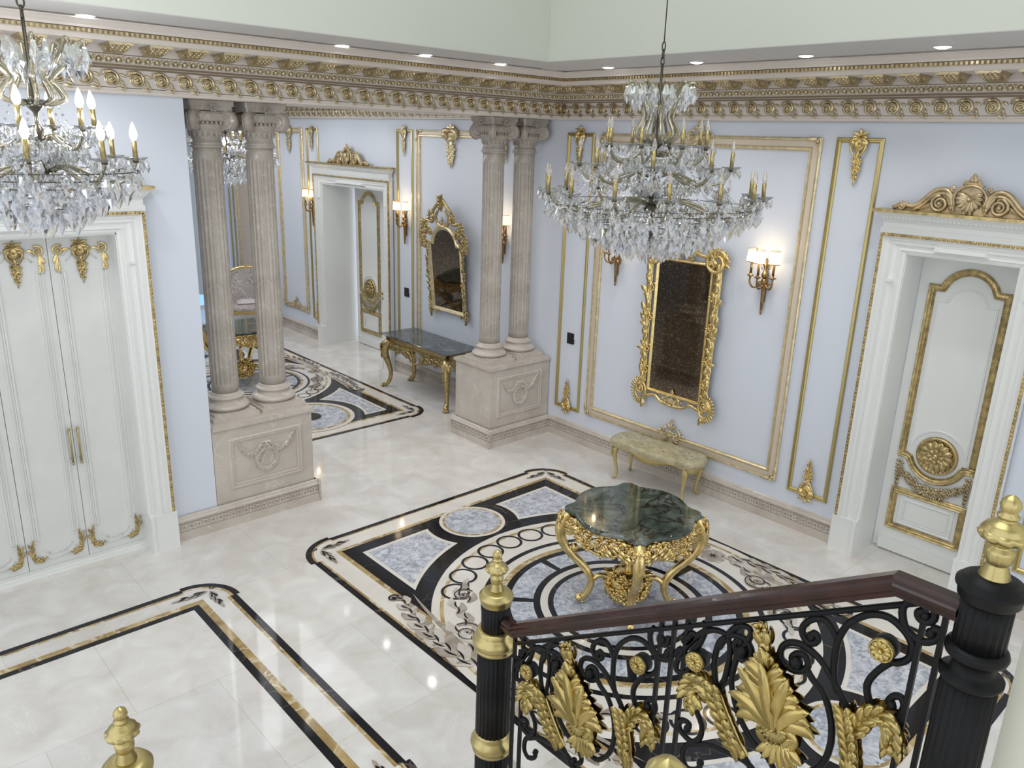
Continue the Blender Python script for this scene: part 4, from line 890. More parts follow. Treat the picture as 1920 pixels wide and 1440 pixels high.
def make_column():
    t = empty('column', (0, 0, .98))
    mb = MB(); mb.box(-.22, .22, -.22, .22, 0, .038); mb.box(-.195, .195, -.195, .195, .038, .065); mb.build('plinth', 'pedestal', t)
    mb = MB(); prof = [(.175, .065)]+[(.172+.034*math.sin(PI*k/8), .065+.065*k/8) for k in range(9)]+[(.165, .134), (.150, .142), (.146, .155), (.155, .165)]+[(.150+.016*math.sin(PI*k/6), .165+.035*k/6) for k in range(7)]+[(.136, .204), (.132, .216), (.124, .225)]
    mb.lathe(prof, 40); mb.build('base', 'pedestal', t)
    NF = 20; n = NF*8
    def fl(a, z):
        e = min(1, max(0, (z-.30)/.02))*min(1, max(0, (2.285-z)/.02)); q = (a*NF/(2*PI)) % 1.0
        return 1-.075*e*(math.sin(PI*min(1, max(0, (q-.14)/.72)))**.6 if .14 < q < .86 else 0)
    mb = MB(); zs = [.22, .29, .30, .305, .312, .32]+[.32+(2.265-.32)*k/6 for k in range(1, 7)]+[2.272, 2.28, 2.285, 2.30, 2.42]
    mb.lathe([(.122-.002*math.sin(PI*.5*(z-.2)/2.2), z) for z in zs], n, fn=fl); mb.build('fluted_shaft', 'column', t)
    mb = MB(); mb.lathe([(.120, 2.38), (.140, 2.385), (.142, 2.40), (.130, 2.405), (.132, 2.415), (.134, 2.425), (.122, 2.43), (.118, 2.49), (.128, 2.50), (.150, 2.53), (.165, 2.56), (.160, 2.575)], 40)
    for k in range(16):
        a = 2*PI*k/16; mb.T = Matrix.Rotation(a, 4, 'Z') @ Matrix.Translation((0, -.125, 2.47)); mb.leaf((0, 0), PI/2, .07, .045, .012, 0, 1, .8)
    mb.T = None
    ab = [];
    for s in range(4):
        for k in range(9):
            q = (k-4)/4; d = .205-.03*(1-q*q)*1.0; x, y = q*.19, -d; c, sn = math.cos(s*PI/2), math.sin(s*PI/2); ab.append((x*c-y*sn, x*sn+y*c))
    mb.prism([(a*.86, b*.86) for a, b in ab], 2.68, 2.712, plane='xy'); mb.prism([(a*.92, b*.92) for a, b in ab], 2.712, 2.757, plane='xy')
    mb.box(-.13, .13, -.13, .13, 2.56, 2.67)
    mb.build('capital', 'column', t)
    for s in range(4):
        mb = MB(); a = PI/4+s*PI/2
        mb.T = Matrix.Rotation(a, 4, 'Z') @ Matrix.Translation((.192, 0, 2.607)) @ Matrix.Rotation(PI/2, 4, 'X')
        mb.lathe([(.0, -.03), (.070, -.03), (.086, -.022), (.086, .022), (.070, .03), (0, .03)], 24)
        mb.T = Matrix.Rotation(a, 4, 'Z') @ Matrix.Translation((.192, 0, 2.607))
        for sd in (-1, 1): mb.tube([((.078*(1-q)+.01)*math.cos(-PI*.5+q*12.5), sd*.031, (.078*(1-q)+.01)*math.sin(-PI*.5+q*12.5)) for q in [k/40 for k in range(41)]], .0065, 5); mb.blob((0, sd*.03, 0), (.016, .008, .016), 8, 4)
        mb.T = Matrix.Rotation(a, 4, 'Z')
        mb.prism([(.02, 2.62), (.185, 2.63), (.215, 2.665), (.20, 2.684), (.02, 2.684)], -.028, .028)
        mb.build('volute', 'column', t); mb.T = None
    mb = MB()
    for s in range(4):
        mb.T = Matrix.Rotation(s*PI/2, 4, 'Z'); mb.box(-.12, .12, -.145, -.12, 2.595, 2.655); mb.flower((0, 2.70), .035, .02, 6, y=-.19)
        for k in range(5): mb.blob((-.075+.0375*k, -.150, 2.582), (.014, .012, .018), 6, 4)
    mb.T = None; mb.build('capital_band', 'column', t)
    return t
c0 = make_column()
for i, (x, lb) in enumerate(((-3.935, 'leftmost fluted marble column, partly hidden by the white wall end'), (-3.465, 'second fluted marble column from the left, on the left pedestal'), (-.712, 'third fluted marble column from the left, beside the console table'), (-.245, 'rightmost fluted marble column, next to the right wall'))):
    o = c0 if i == 0 else copy_tree(c0)
    o.location = (x, .335, .98); tag(o, lb, 'column', 'columns of the colonnade', 'thing')

# ------------------------------------------------------------------ carved octagonal centre table
def make_table():
    t = empty('centre_table', (0, 0, 0)); pts = []
    side = [(-.362, .362), (-.345, .388), (-.30, .388), (-.245, .388), (-.185, .420), (-.10, .465), (0, .480), (.10, .465), (.185, .420), (.245, .388), (.30, .388), (.345, .388)]
    for s in range(4):
        c, sn = math.cos(-s*PI/2), math.sin(-s*PI/2)
        pts += [(x*c-y*sn, x*sn+y*c) for x, y in side]
    pts = [tuple(p) for p in smooth_path([(a, b, 0) for a, b in pts], 2, True)]; pts = [(p[0], p[1]) for p in pts][::-1]
    mb = MB(); n = len(pts); rings = [(.965, .800), (1.0, .806), (1.012, .815), (1.0, .826), (.985, .834), (.965, .838)]
    vs_ = [(a*k, b*k, z) for k, z in rings for a, b in pts]
    mb.add(vs_, [(r*n+i, r*n+(i+1) % n, (r+1)*n+(i+1) % n, (r+1)*n+i) for r in range(5) for i in range(n)]); mb.add(vs_[-n:], [tuple(range(n))], 0, False); mb.add(vs_[:n], [tuple(reversed(range(n)))], 0, False)
    mb.build('marble_top', 'green', t)
    for s in range(4):
        R_ = Matrix.Rotation(s*PI/2, 4, 'Z'); mb = MB(); mb.T = R_
        path = [(x, -(y-.03), .78) for x, y in ((-.345, .36), (-.25, .365), (-.17, .41), (0, .455), (.17, .41), (.25, .365), (.345, .36))]
        pp = smooth_path(path, 4); mb.tube([(p.x, p.y, .785) for p in pp], .018, 6); mb.tube([(p.x, p.y+.005, .757) for p in pp], .010, 5)
        low = smooth_path([(-.34, -.37, .68), (-.25, -.395, .70), (-.16, -.42, .655), (0, -.43, .62), (.16, -.42, .655), (.25, -.395, .70), (.34, -.37, .68)], 4); mb.tube(low, .013, 6)
        for sx in (-1, 1):
            for (x, z) in ((.05, .73), (.13, .755), (.20, .76), (.27, .755), (.07, .64), (.17, .67), (.25, .70), (.31, .69)): mb.flower((sx*x, z), .034, .022, 5, y=-.43+.9*x*x); mb.leaf((sx*x, z), PI/2-sx*(.5+6*(x-.1)), .075, .045, .02, -sx*.7, 2, .7, y=-.42+.9*x*x, back=.01)
            for (x, z, r, tn_) in ((.10, .69, .045, 1.5), (.20, .715, .036, 1.4), (.285, .72, .032, 1.3), (.15, .74, .022, 1.2), (.245, .68, .022, 1.2)):
                yy = -.445+.55*x*x*1.6; mb.scroll((sx*x, z), r, tn_, PI/2, -sx, .011, 1.2, yy)
                mb.leaf((sx*x, z-.01), PI/2-sx*1.2, .09, .04, .018, -sx*.8, 2, .7, y=yy); mb.leaf((sx*x, z), -PI/2+sx*.8, .08, .04, .018, sx*.8, 2, .7, y=yy)
        mb.T = R_ @ Matrix.Translation((0, -.435, .675)); cartouche(mb, .075); mb.T = None
        mb.build('carved_apron', 'gold', t)
    for s in range(4):
        mb = MB(); mb.T = Matrix.Rotation(PI/4+s*PI/2, 4, 'Z')
        prof = [(.475, .79, .040), (.520, .74, .044), (.545, .67, .042), (.545, .60, .036), (.515, .52, .032), (.455, .44, .030), (.385, .37, .029), (.325, .30, .027), (.290, .23, .026), (.285, .17, .024), (.305, .11, .023), (.335, .065, .024), (.365, .05, .028), (.375, .075, .020)]
        pp = smooth_path([(a, 0, z) for a, z, r in prof], 3); rr = []
        for i in range(len(prof)-1): rr += [1.12*(prof[i][2]+(prof[i+1][2]-prof[i][2])*k/3) for k in range(3)]
        rr.append(prof[-1][2]); mb.tube(pp, rr, 10)
        for dy in (-.022, .022): mb.tube([(p.x+.020, p.y+dy, p.z) for p in pp[:-6]], .009, 5)
        X = mb.T
        mb.T = X @ Matrix.Translation((.535, 0, .70)) @ Matrix.Rotation(PI/2, 4, 'Z'); mb.shell((0, .02), .06, .022, 7, y=-.012); mb.leaf((0, .03), -PI/2, .16, .07, .022, 0, 3, .6, y=-.014)
        for d in (1, -1): mb.scroll((d*.045, .06), .026, 1.4, PI/2, -d, .010, 1.2, -.01)
        mb.T = X; mb.leaf((.42, .40), PI*.30, .13, .07, .02, .9, 3, .8, back=.006); mb.blob((.43, 0, .49), (.03, .03, .04), 8, 5)
        mb.blob((.372, 0, .055), (.034, .034, .032), 8, 6); mb.lathe([(.012, 0), (.013, .03)], 8, (.345, 0, 0)); mb.T = None
        mb.build('leg', 'gold', t)
    mb = MB(); rnd = random.Random(6)
    for s in range(4):
        mb.T = Matrix.Rotation(PI/4+s*PI/2, 4, 'Z')
        mb.tube(smooth_path([(.285, 0, .21), (.22, 0, .26), (.14, 0, .24), (.07, 0, .17)], 4), .022, 6)
        mb.leaf((.05, .10), .6, .20, .09, .03, .4, 3, .8, back=.01); mb.leaf((.05, .20), .9, .18, .08, .03, -.5, 3, .8, back=.01)
    mb.T = None
    for k in range(70):
        a = rnd.uniform(0, 2*PI); z = rnd.uniform(.09, .30); r = .15*math.sin(PI*min(1, (z-.06)/.27))**.5
        mb.T = Matrix.Rotation(a, 4, 'Z') @ Matrix.Translation((0, -r, z)); mb.flower((0, 0), rnd.uniform(.028, .045), .022, 5)
    mb.T = None; mb.lathe([(.05, .075), (.11, .10), (.145, .17), (.14, .25), (.10, .30), (.03, .31)], 16)
    mb.build('flower_stretcher', 'gold', t)
    mb = MB(); mb.lathe([(.03, .30), (.035, .33), (.018, .36), (.028, .40), (.022, .47), (.03, .50), (.012, .53), (0, .55)], 12); mb.build('finial', 'gold', t)
    return t
t1 = make_table(); t1.location = (-2.285, -3.2, 0); tag(t1, 'gilded carved table with a scalloped green marble top, on the large floor medallion', 'table', 'carved centre tables')
t2 = copy_tree(t1); t2.location = (-2.10, 4.22, 0); tag(t2, 'gilded carved marble table glimpsed between the left pair of columns', 'table', 'carved centre tables')

# ------------------------------------------------------------------ console table
ct = empty('console_table', (0, 2.08, 0), RW); tag(ct, 'gilded console table with dark grey marble top under the arched mirror', 'console table')
mb = MB()
rg = [(.76, .585, .775), (.785, .61, .785), (.785, .612, .792), (.775, .60, .80)]
vs_ = []
for hx, dy, z in rg: vs_ += [(-hx, -dy, z), (hx, -dy, z), (hx, -.01, z), (-hx, -.01, z)]
mb.add(vs_, [(4*i+k, 4*i+(k+1) % 4, 4*i+4+(k+1) % 4, 4*i+4+k) for i in range(3) for k in range(4)]+[(12, 13, 14, 15), (3, 2, 1, 0)], 0, False); mb.build('marble_top', 'greygreen', ct)
mb = MB(); fp = [(0, .66), (.012, .665), (.012, .685), (.005, .69), (.012, .72), (.03, .755), (.045, .77), (.045, .776)]
for (p0, p1, o) in (((-.70, -.52, 0), (.70, -.52, 0), (0, -1, 0)), ((-.70, -.06, 0), (-.70, -.52, 0), (-1, 0, 0)), ((.70, -.52, 0), (.70, -.06, 0), (1, 0, 0))): mb.extr(fp, p0, p1, o)
mb.box(-.70, .70, -.52, -.03, .66, .775); mb.build('frieze', 'gold_dark', ct)
mb = MB()
for s in (-1, 1):
    for (x, z, r) in ((.17, .60, .045), (.29, .615, .038), (.40, .61, .042), (.52, .62, .035), (.60, .625, .028), (.235, .57, .025), (.46, .58, .025)):
        mb.scroll((s*x, z), r, 1.4, PI/2, -s, .012, 1.2, -.53); mb.leaf((s*x, z+.02), -PI/2-s*.9, .075, .045, .02, s*1.6, 2, .5, y=-.53, back=.01); mb.flower((s*(x+.03), z+.03), .03, .02, 5, y=-.53); mb.leaf((s*x, z+.01), (0 if s > 0 else PI)+s*.3, .13, .05, .02, -s*.6, 3, .7, y=-.53, back=.01)
    mb.tube([(p.x, -.525, p.z) for p in smooth_path([(s*.66, 0, .60), (s*.55, 0, .575), (s*.42, 0, .60), (s*.3, 0, .555), (s*.17, 0, .53), (s*.08, 0, .50), (0, 0, .485)], 4)], .011, 6)
    mb.leaf((s*.10, .50), PI/2-s*.3, .17, .07, .02, -s*.6, 3, .7, y=-.54, back=.01)
mb.T = Matrix.Translation((0, -.54, .585)); cartouche(mb, .10); mb.T = None
mb.build('carved_apron', 'gold_dark', ct)
mb = MB()
for sx in (-1, 1):
    mb.T = Matrix.Translation((sx*.715, 0, 0)) @ Matrix.Rotation(sx*PI/2, 4, 'Z')
    for (x, z, r) in ((sx*-.42, .61, .04), (sx*-.30, .60, .045), (sx*-.18, .61, .04)): mb.scroll((x, z), r, 1.4, PI/2, 1, .011, 1.2); mb.leaf((x, z), -PI/2, .09, .05, .018, .8, 2, .7, back=.01)
    mb.T = None
mb.build('carved_side_apron', 'gold_dark', ct)
for sx in (-1, 1):
    for (yy, dy) in ((-.505, -1), (-.09, -.15)):
        mb = MB(); d = Vector((sx*.7, dy*.7, 0)); b = Vector((sx*.665, yy, 0))
        prof = [(0, .69, .055), (.055, .64, .066), (.085, .57, .066), (.078, .49, .056), (.048, .40, .044), (.018, .31, .036), (0, .22, .031), (.008, .13, .030), (.04, .07, .034), (.085, .040, .038), (.11, .028, .026)]
        pp = smooth_path([(b.x+d.x*a, b.y+d.y*a, z) for a, z, r in prof], 3); rr = []
        for i in range(len(prof)-1): rr += [prof[i][2]+(prof[i+1][2]-prof[i][2])*k/3 for k in range(3)]
        rr.append(.02); mb.tube(pp, rr, 8)
        f = b+d*.09
        for q in (-.6, 0, .6): e = Vector((d.x*math.cos(q)-d.y*math.sin(q), d.x*math.sin(q)+d.y*math.cos(q), 0)).normalized()*.042; mb.blob((f.x+e.x, f.y+e.y, .022), (.022, .022, .022), 6, 4)
        if dy == -1:
            mb.T = Matrix.Translation((b.x+d.x*.09, b.y+d.y*.09, .57)) @ Matrix.Rotation(math.atan2(d.x, -d.y), 4, 'Z'); mb.shell((0, .02), .065, .02, 7, y=-.03); mb.leaf((0, .02), -PI/2, .16, .07, .02, 0, 3, .6, y=-.028)
            for q in (1, -1): mb.leaf((0, .03), PI/2-q*1.1, .10, .05, .02, q*.8, 2, .6, y=-.02)
            mb.T = None
        mb.build('leg', 'gold_dark', ct)

# ------------------------------------------------------------------ tufted bench
bn = empty('bench', (-.255, -1.90, 0), RW+math.radians(5)); tag(bn, 'small pale gold tufted bench on curved gilded legs below the tall mirror', 'bench')
def bench_outline(s):
    pts = [(-.50, .14), (-.54, 0.02), (-.52, -.12), (-.44, -.185), (-.28, -.18), (-.14, -.21), (0, -.225), (.14, -.21), (.28, -.18), (.44, -.185), (.52, -.12), (.54, .02), (.50, .14), (.42, .19), (.2, .185), (0, .20), (-.2, .185), (-.42, .19)]
    return [(p.x*s, p.y*s) for p in smooth_path([(a, b, 0) for a, b in pts], 3, True)]
mb = MB(); o = bench_outline(1); n = len(o); N_ = 12; vs_ = []
lay = [(1.0, .385), (1.02, .405), (1.015, .43), (.985, .452)]
for k, z in lay: vs_ += [(a*k, b*k, z) for a, b in o]
for i in range(1, N_+1):
    k = .985*(1-i/N_)
    for a, b in o:
        x, y = a*k, b*k; u, v = x/.135, y/.105; tuft = math.cos(PI*(u+v))*math.cos(PI*(u-v))
        vs_.append((x, y, .455+.030*(1-k*k)-.017*abs(tuft)**2.5))
R_ = len(lay)+N_; mb.add(vs_, [(r*n+i, r*n+(i+1) % n, (r+1)*n+(i+1) % n, (r+1)*n+i) for r in range(R_-1) for i in range(n)]); seat = mb.build('tufted_seat', 'fabric', bn)
mb = MB()
for iu in range(-8, 9):
    for iv in range(-4, 5):
        x, y = iu*.0675, iv*.0525
        if (iu+iv) % 2 or abs(x) > .42 or abs(y) > .13: continue
        mb.blob((x, y, .468), (.009, .009, .006), 6, 4)
mb.build('seat_buttons', 'gold_dark', seat)
mb = MB(); o2 = bench_outline(.99)
zl = [.345+.028*math.cos(6*math.atan2(b, a*.35)) if True else 0 for a, b in o2]
vs_ = [(a, b, .388) for a, b in o2]+[(a*.985, b*.985, z) for (a, b), z in zip(o2, zl)]+[(a*.93, b*.93, z) for (a, b), z in zip(o2, zl)]
mb.add(vs_, [(r*n+i, r*n+(i+1) % n, (r+1)*n+(i+1) % n, (r+1)*n+i) for r in range(2) for i in range(n)]); mb.T = Matrix.Translation((0, -.215, .345)); cartouche(mb, .05); mb.T = None
mb.build('seat_rail', 'bench_wood', bn)
for sx in (-1, 1):
    for sy in (-1, 1):
        mb = MB(); b = Vector((sx*.40, sy*.125, 0)); d = Vector((sx*.6, sy*.6, 0))
        prof = [(.03, .39, .030), (.055, .34, .032), (.06, .28, .026), (.045, .20, .020), (.02, .12, .016), (.015, .06, .014), (.035, .02, .016), (.055, .018, .014)]
        mb.tube(smooth_path([(b.x+d.x*a, b.y+d.y*a, z) for a, z, r in prof], 1), [r for a, z, r in prof], 8); mb.blob((b.x+d.x*.06, b.y+d.y*.06, .016), .016, 6, 4)
        mb.T = Matrix.Translation((b.x+d.x*.09, b.y+d.y*.09, .34)) @ Matrix.Rotation(math.atan2(d.x, -d.y), 4, 'Z'); mb.leaf((0, .03), -PI/2, .10, .045, .012, 0, 2, .5); mb.T = None
        mb.build('leg', 'bench_wood', bn)

# ------------------------------------------------------------------ armchair, cushion and curtain in the far hall
ac = empty('armchair', (-.52, 7.42, 0), math.radians(-24)); tag(ac, 'gilt-framed damask armchair glimpsed between the left columns', 'armchair')
mb = MB()
for k in range(9):
    pass
mb.add([(x*s*.31, y*s*.30-.02, z) for s, z in ((.96, .36), (1.02, .40), (1.0, .45), (.8, .475)) for x, y in ((-1, -1), (-.5, -1.08), (.5, -1.08), (1, -1), (1, 1), (-1, 1))], [(6*r+i, 6*r+(i+1) % 6, 6*r+6+(i+1) % 6, 6*r+6+i) for r in range(3) for i in range(6)]+[(18, 19, 20, 21, 22, 23)]); mb.build('seat', 'damask', ac)
bo = [(-.28, .46), (-.31, .75), (-.29, .95), (-.18, 1.04), (0, 1.07), (.18, 1.04), (.29, .95), (.31, .75), (.28, .46)]
mb = MB(); mb.T = Matrix.Translation((0, .27, 0)) @ Matrix.Rotation(math.radians(-8), 4, 'X'); mb.prism(bo[::-1][::-1], -.05, .03); mb.T = None; mb.build('backrest', 'damask', ac)
mb = MB(); mb.T = Matrix.Translation((0, .27, 0)) @ Matrix.Rotation(math.radians(-8), 4, 'X'); mb.tube([(p.x, -.03, p.z) for p in smooth_path([(a*1.05, 0, b*1.01) for a, b in bo], 4)], .026, 8); mb.T = Matrix.Translation((0, .10, 1.10)); cartouche(mb, .07); mb.T = None
mb.build('carved_back_frame', 'gold', ac)
for s in (-1, 1):
    mb = MB(); mb.tube(smooth_path([(s*.31, .20, .66), (s*.35, .0, .68), (s*.35, -.18, .66), (s*.31, -.22, .60), (s*.33, -.20, .50), (s*.31, -.24, .40)], 4), .022, 8); mb.build('armrest', 'gold', ac)
    for yy in (-.27, .25): mb = MB(); mb.tube(smooth_path([(s*.29, yy, .37), (s*.32, yy*1.1, .28), (s*.29, yy, .14), (s*.30, yy*1.05, .015)], 4), [.03]*5+[.022]*5+[.018]*3, 8); mb.build('leg', 'gold', ac)
mb = MB(); mb.add([(x*.295, y*.29-.02, z) for z in (.30, .37) for x, y in ((-1, -1.07), (1, -1.07), (1, 1), (-1, 1))], [(0, 1, 5, 4), (1, 2, 6, 5), (2, 3, 7, 6), (3, 0, 4, 7), (3, 2, 1, 0)], 0, False); mb.build('seat_rail', 'gold', ac)
cu = MB(); cu.T = Matrix.Rotation(math.radians(-18), 4, 'Z')
n = 12; vs_ = []
for i in range(n+1):
    for j in range(n+1):
        u, v = -1+2*i/n, -1+2*j/n; e = (1-u**4)*(1-v**4); vs_.append((u*.19*(1+.08*v*v), v*.15*(1+.08*u*u), .012+.055*e))
cu.add(vs_, [(i*(n+1)+j, (i+1)*(n+1)+j, (i+1)*(n+1)+j+1, i*(n+1)+j+1) for i in range(n) for j in range(n)]); cu.add([(a, b, .02-(c-.012)*.3) for a, b, c in vs_], [(i*(n+1)+j+1, (i+1)*(n+1)+j+1, (i+1)*(n+1)+j, i*(n+1)+j) for i in range(n) for j in range(n)])
o = cu.build('cushion', 'cushion', None, (-.56, 7.34, .478)); tag(o, 'pale cushion lying on the damask armchair', 'cushion')
mb = MB(); pts = [(-2.7+.02*k, 9.42+.035*math.sin(k*.75)) for k in range(134)]
mb.add([(x, y, z) for z in (.30, 3.3) for x, y in pts], [(i, i+1, 134+i+1, 134+i) for i in range(133)]); mb.add([(x, y+.006, z) for z in (.30, 3.3) for x, y in pts], [(i+1, i, 134+i, 134+i+1) for i in range(133)])
MT['sheer'] = P('pale_blue_curtain', (.56, .64, .72), .8)
r_ = MB(); r_.box(-2.75, -.02, 9.37, 9.6, 3.27, 3.36)
o = mb.build('curtain', 'sheer'); r_.build('curtain_rail', 'white_lacquer', o); tag(o, 'pale blue-grey curtain over the window behind the left columns', 'curtain')
# ------------------------------------------------------------------ crystal chandeliers
def drop_geo(mb, p, L, w_, a=0., tilt=0.):
    """a faceted pendant: a small bead and a flattened kite-shaped prism hanging from p"""
    mb.T = Matrix.Translation(p) @ Matrix.Rotation(a, 4, 'Z') @ Matrix.Rotation(tilt, 4, 'Y')
    d = w_*.42; mb.add([(0, 0, .0), (-w_*.22, -d*.5, -.12*L), (w_*.22, -d*.5, -.12*L), (w_*.22, d*.5, -.12*L), (-w_*.22, d*.5, -.12*L),
                        (-w_/2, -d, -.55*L), (0, -d*1.5, -.62*L), (w_/2, -d, -.55*L), (w_/2, d, -.55*L), (0, d*1.5, -.62*L), (-w_/2, d, -.55*L), (0, 0, -L)],
        [(0, 2, 1), (0, 3, 2), (0, 4, 3), (0, 1, 4), (1, 2, 6), (1, 6, 5), (2, 7, 6), (2, 3, 8, 7), (3, 9, 8), (3, 4, 9), (4, 10, 9), (4, 1, 5, 10), (5, 6, 11), (6, 7, 11), (7, 8, 11), (8, 9, 11), (9, 10, 11), (10, 5, 11)], 0, False); mb.T = None
def bead(mb, p, r): mb.add([(p[0]+r, p[1], p[2]), (p[0], p[1]+r, p[2]), (p[0]-r, p[1], p[2]), (p[0], p[1]-r, p[2]), (p[0], p[1], p[2]+r), (p[0], p[1], p[2]-r)], [(0, 1, 4), (1, 2, 4), (2, 3, 4), (3, 0, 4), (1, 0, 5), (2, 1, 5), (3, 2, 5), (0, 3, 5)], 0, False)
DROP = None
def chandelier(loc, label, tiers, basket, crown, lit, seed, cable_top, clen=.085, dense=1, group='crystal chandeliers', offs=(.5, .9, .3)):
    """tiers: (arms, radius, cup height); basket: (radius, height, count, length); heights are relative to loc"""
    global DROP
    rnd = random.Random(seed); t = empty('chandelier', loc); tag(t, label, 'chandelier', group)
    zt = crown[-1][1]; zb = min(b[1] for b in basket)
    mb = MB(); mb.tube([(0, 0, zb+.05), (0, 0, zt+.12)], .009, 8); mb.lathe([(.012, zb+.04), (.03, zb+.07), (.012, zb+.11), (.04, -.12), (.05, -.09), (.014, -.05), (.013, .12), (.03, .15), (.012, .18), (.012, crown[0][1]-.04), (.04, crown[0][1]-.01), (.045, crown[0][1]), (.012, crown[0][1]+.02)], 16)
    z = zt+.10
    for k in range(3): mb.tube([(.018*math.cos(a)*(1 if k % 2 else .4), .018*math.cos(a)*(.4 if k % 2 else 1), z+.03+.028*math.sin(a)+.045*k) for a in [2*PI*i/12 for i in range(12)]], .005, 5, closed=True)
    mb.tube([(0, 0, z+.15), (0, 0, cable_top-loc[2])], .004, 5)
    mb.build('stem', 'steel', t)
    mb = MB(); c0 = crown[0][1]
    mb.lathe([(.03, c0), (.07, c0+.004), (.095, c0+.02), (.10, c0+.024), (.06, c0+.012), (.03, c0+.008)], 20, fn=lambda a, z: 1+.05*math.cos(a*10)); mb.build('glass_bowl', 'crystal', t); mb = MB(); mb.lathe([(.03, -.03), (.08, -.02), (.12, .02), (.125, .026), (.07, -.008), (.03, -.016)], 20, fn=lambda a, z: 1+.05*math.cos(a*10))
    mb.build('glass_bowl', 'crystal', t)
    for k in range(10):
        a = 2*PI*k/10+.2; mb = MB(); pp = smooth_path([(r*math.cos(a), r*math.sin(a), z) for r, z in crown], 3); mb.tube(pp, .012, 6); mb.blob(pp[-1], .013, 6, 4); mb.build('crown_arm', 'arm_glass', t)
    drops = []; arms = []
    for k in range(10):
        a = 2*PI*k/10+.2; r, z = crown[-1]; drops.append(((r*math.cos(a), r*math.sin(a), z-.012), clen*1.4, .048, a+PI/2)); drops.append(((r*.80*math.cos(a+.31), r*.80*math.sin(a+.31), z-.03), clen*1.5, .052, a))
        for q in (1, 2): r2, z2 = crown[-1-q]; drops.append((((r2+.012)*math.cos(a+.2), (r2+.012)*math.sin(a+.2), z2-.01), clen*1.25, .046, a))
        drops.append(((.07*math.cos(a), .07*math.sin(a), (crown[-1][1]+c0)/2+.06), clen*1.2, .03, a))
    beads = MB(); npt = 0
    for ti, (n, R_, zc) in enumerate(tiers):
        off = offs[ti]
        for k in range(n):
            a = off+2*PI*k/n; ca, sa = math.cos(a), math.sin(a)
            mb = MB(); dip = .10+.02*(ti == 0)
            pp = smooth_path([(r*ca, r*sa, z) for r, z in ((.05, zc-.06), (R_*.30, zc-.035), (R_*.55, zc-.085), (R_*.80, zc-dip), (R_*.95, zc-.055), (R_, zc-.008))], 3)
            mb.tube(pp, .0105, 6)
            arm = mb.build('arm', 'arm_glass', t)
            mb = MB(); x, y = R_*ca, R_*sa
            mb.lathe([(.012, zc-.012), (.02, zc-.008), (.012, zc+.004), (.012, zc+.015)], 8, (x, y, 0)); mb.build('cup', 'steel', arm)
            mb = MB(); mb.lathe([(.014, zc-.002), (.045, zc+.001), (.062, zc+.014), (.064, zc+.018), (.044, zc+.006), (.014, zc+.004)], 16, (x, y, 0), fn=lambda q, z: 1+.06*math.cos(q*8)); mb.build('drip_dish', 'crystal', arm)
            ta = .06*(rnd.random()-.5); mb = MB(); mb.T = Matrix.Translation((x, y, zc+.012)) @ Matrix.Rotation(ta, 4, 'X') @ Matrix.Rotation(.06*(rnd.random()-.5), 4, 'Y'); X = mb.T
            mb.lathe([(.0135, 0), (.0135, .092), (.010, .095)], 10); cn = mb.build('candle', 'brass', t)
            mb = MB(); mb.T = X; k_ = 1.22 if lit else 1.; mb.lathe([(.008*k_, .094), (.012*k_, .10), (.0165*k_, .115), (.0165*k_, .094+.034*k_), (.010*k_, .094+.056*k_), (.004*k_, .094+.072*k_), (.0, .094+.078*k_)], 10); mb.build('bulb', 'bulb_lit' if lit else 'bulb_clear', cn)
            for q in range(6 if dense else 4): b = a+2*PI*q/(6 if dense else 4); drops.append(((x+.058*math.cos(b), y+.058*math.sin(b), zc+.004), clen*rnd.uniform(.62, .8), .026, b))
            drops.append(((x, y, zc-.055), clen*1.15, .034, a))
            # bead swags along to the next dish and up to the tier above
            a2 = off+2*PI*(k+1)/n; q0 = Vector((x, y, zc-.01)); q1 = Vector((R_*math.cos(a2), R_*math.sin(a2), zc-.01))
            for i in range(1, 15): u = i/15; p = q0.lerp(q1, u); bead(beads, (p.x, p.y, p.z-.42*R_*(2.2/n)*4*u*(1-u)*1.6), .0095)
            zu = tiers[ti+1][2]-.05 if ti+1 < len(tiers) else crown[1][1]; ru = tiers[ti+1][1]*.85 if ti+1 < len(tiers) else .1
            q1 = Vector((ru*ca, ru*sa, zu))
            nb = max(12, int((q1-q0).length/.017))
            for i in range(1, nb): u = i/nb; p = q0.lerp(q1, u); bead(beads, (p.x, p.y, p.z-.10*4*u*(1-u)), .0085)
            if k % 1 == 0:
                for q in (.35, .6): drops.append(((R_*q*ca, R_*q*sa, zc-.07-.02*(q > .5)), clen*1.05, .034, a+.5))
    for ti, (n, R_, zc) in enumerate(tiers):
        for q, m_ in ((.22, 10), (.40, 16), (.58, 20), (.76, 24)):
            for k in range(m_): a = 2*PI*(k+rnd.random()*.6)/m_; drops.append(((R_*q*math.cos(a), R_*q*math.sin(a), zc-.05-.03*math.sin(PI*q)+rnd.uniform(-.02, .02)), clen*rnd.uniform(.8, 1.15), .036, a+rnd.uniform(-.6, .6)))
    for r, z, n, L in basket:
        for k in range(n):
            a = 2*PI*(k+.5*rnd.random())/n; drops.append(((r*math.cos(a), r*math.sin(a), z+rnd.uniform(-.012, .012)), L*rnd.uniform(.85, 1.1), .042, a+PI/2+rnd.uniform(-.5, .5)))
            if L > .08: bead(beads, (r*math.cos(a), r*math.sin(a), z+.012), .011)
    mb = MB()
    for r, z, n, L in basket: mb.tube([(r*math.cos(2*PI*k/40), r*math.sin(2*PI*k/40), z+.012) for k in range(40)], .0035, 4, closed=True)
    mb.build('basket_ring', 'steel', t)
    o = beads.build('bead_swags', 'crystal', t); o['kind'] = 'stuff'
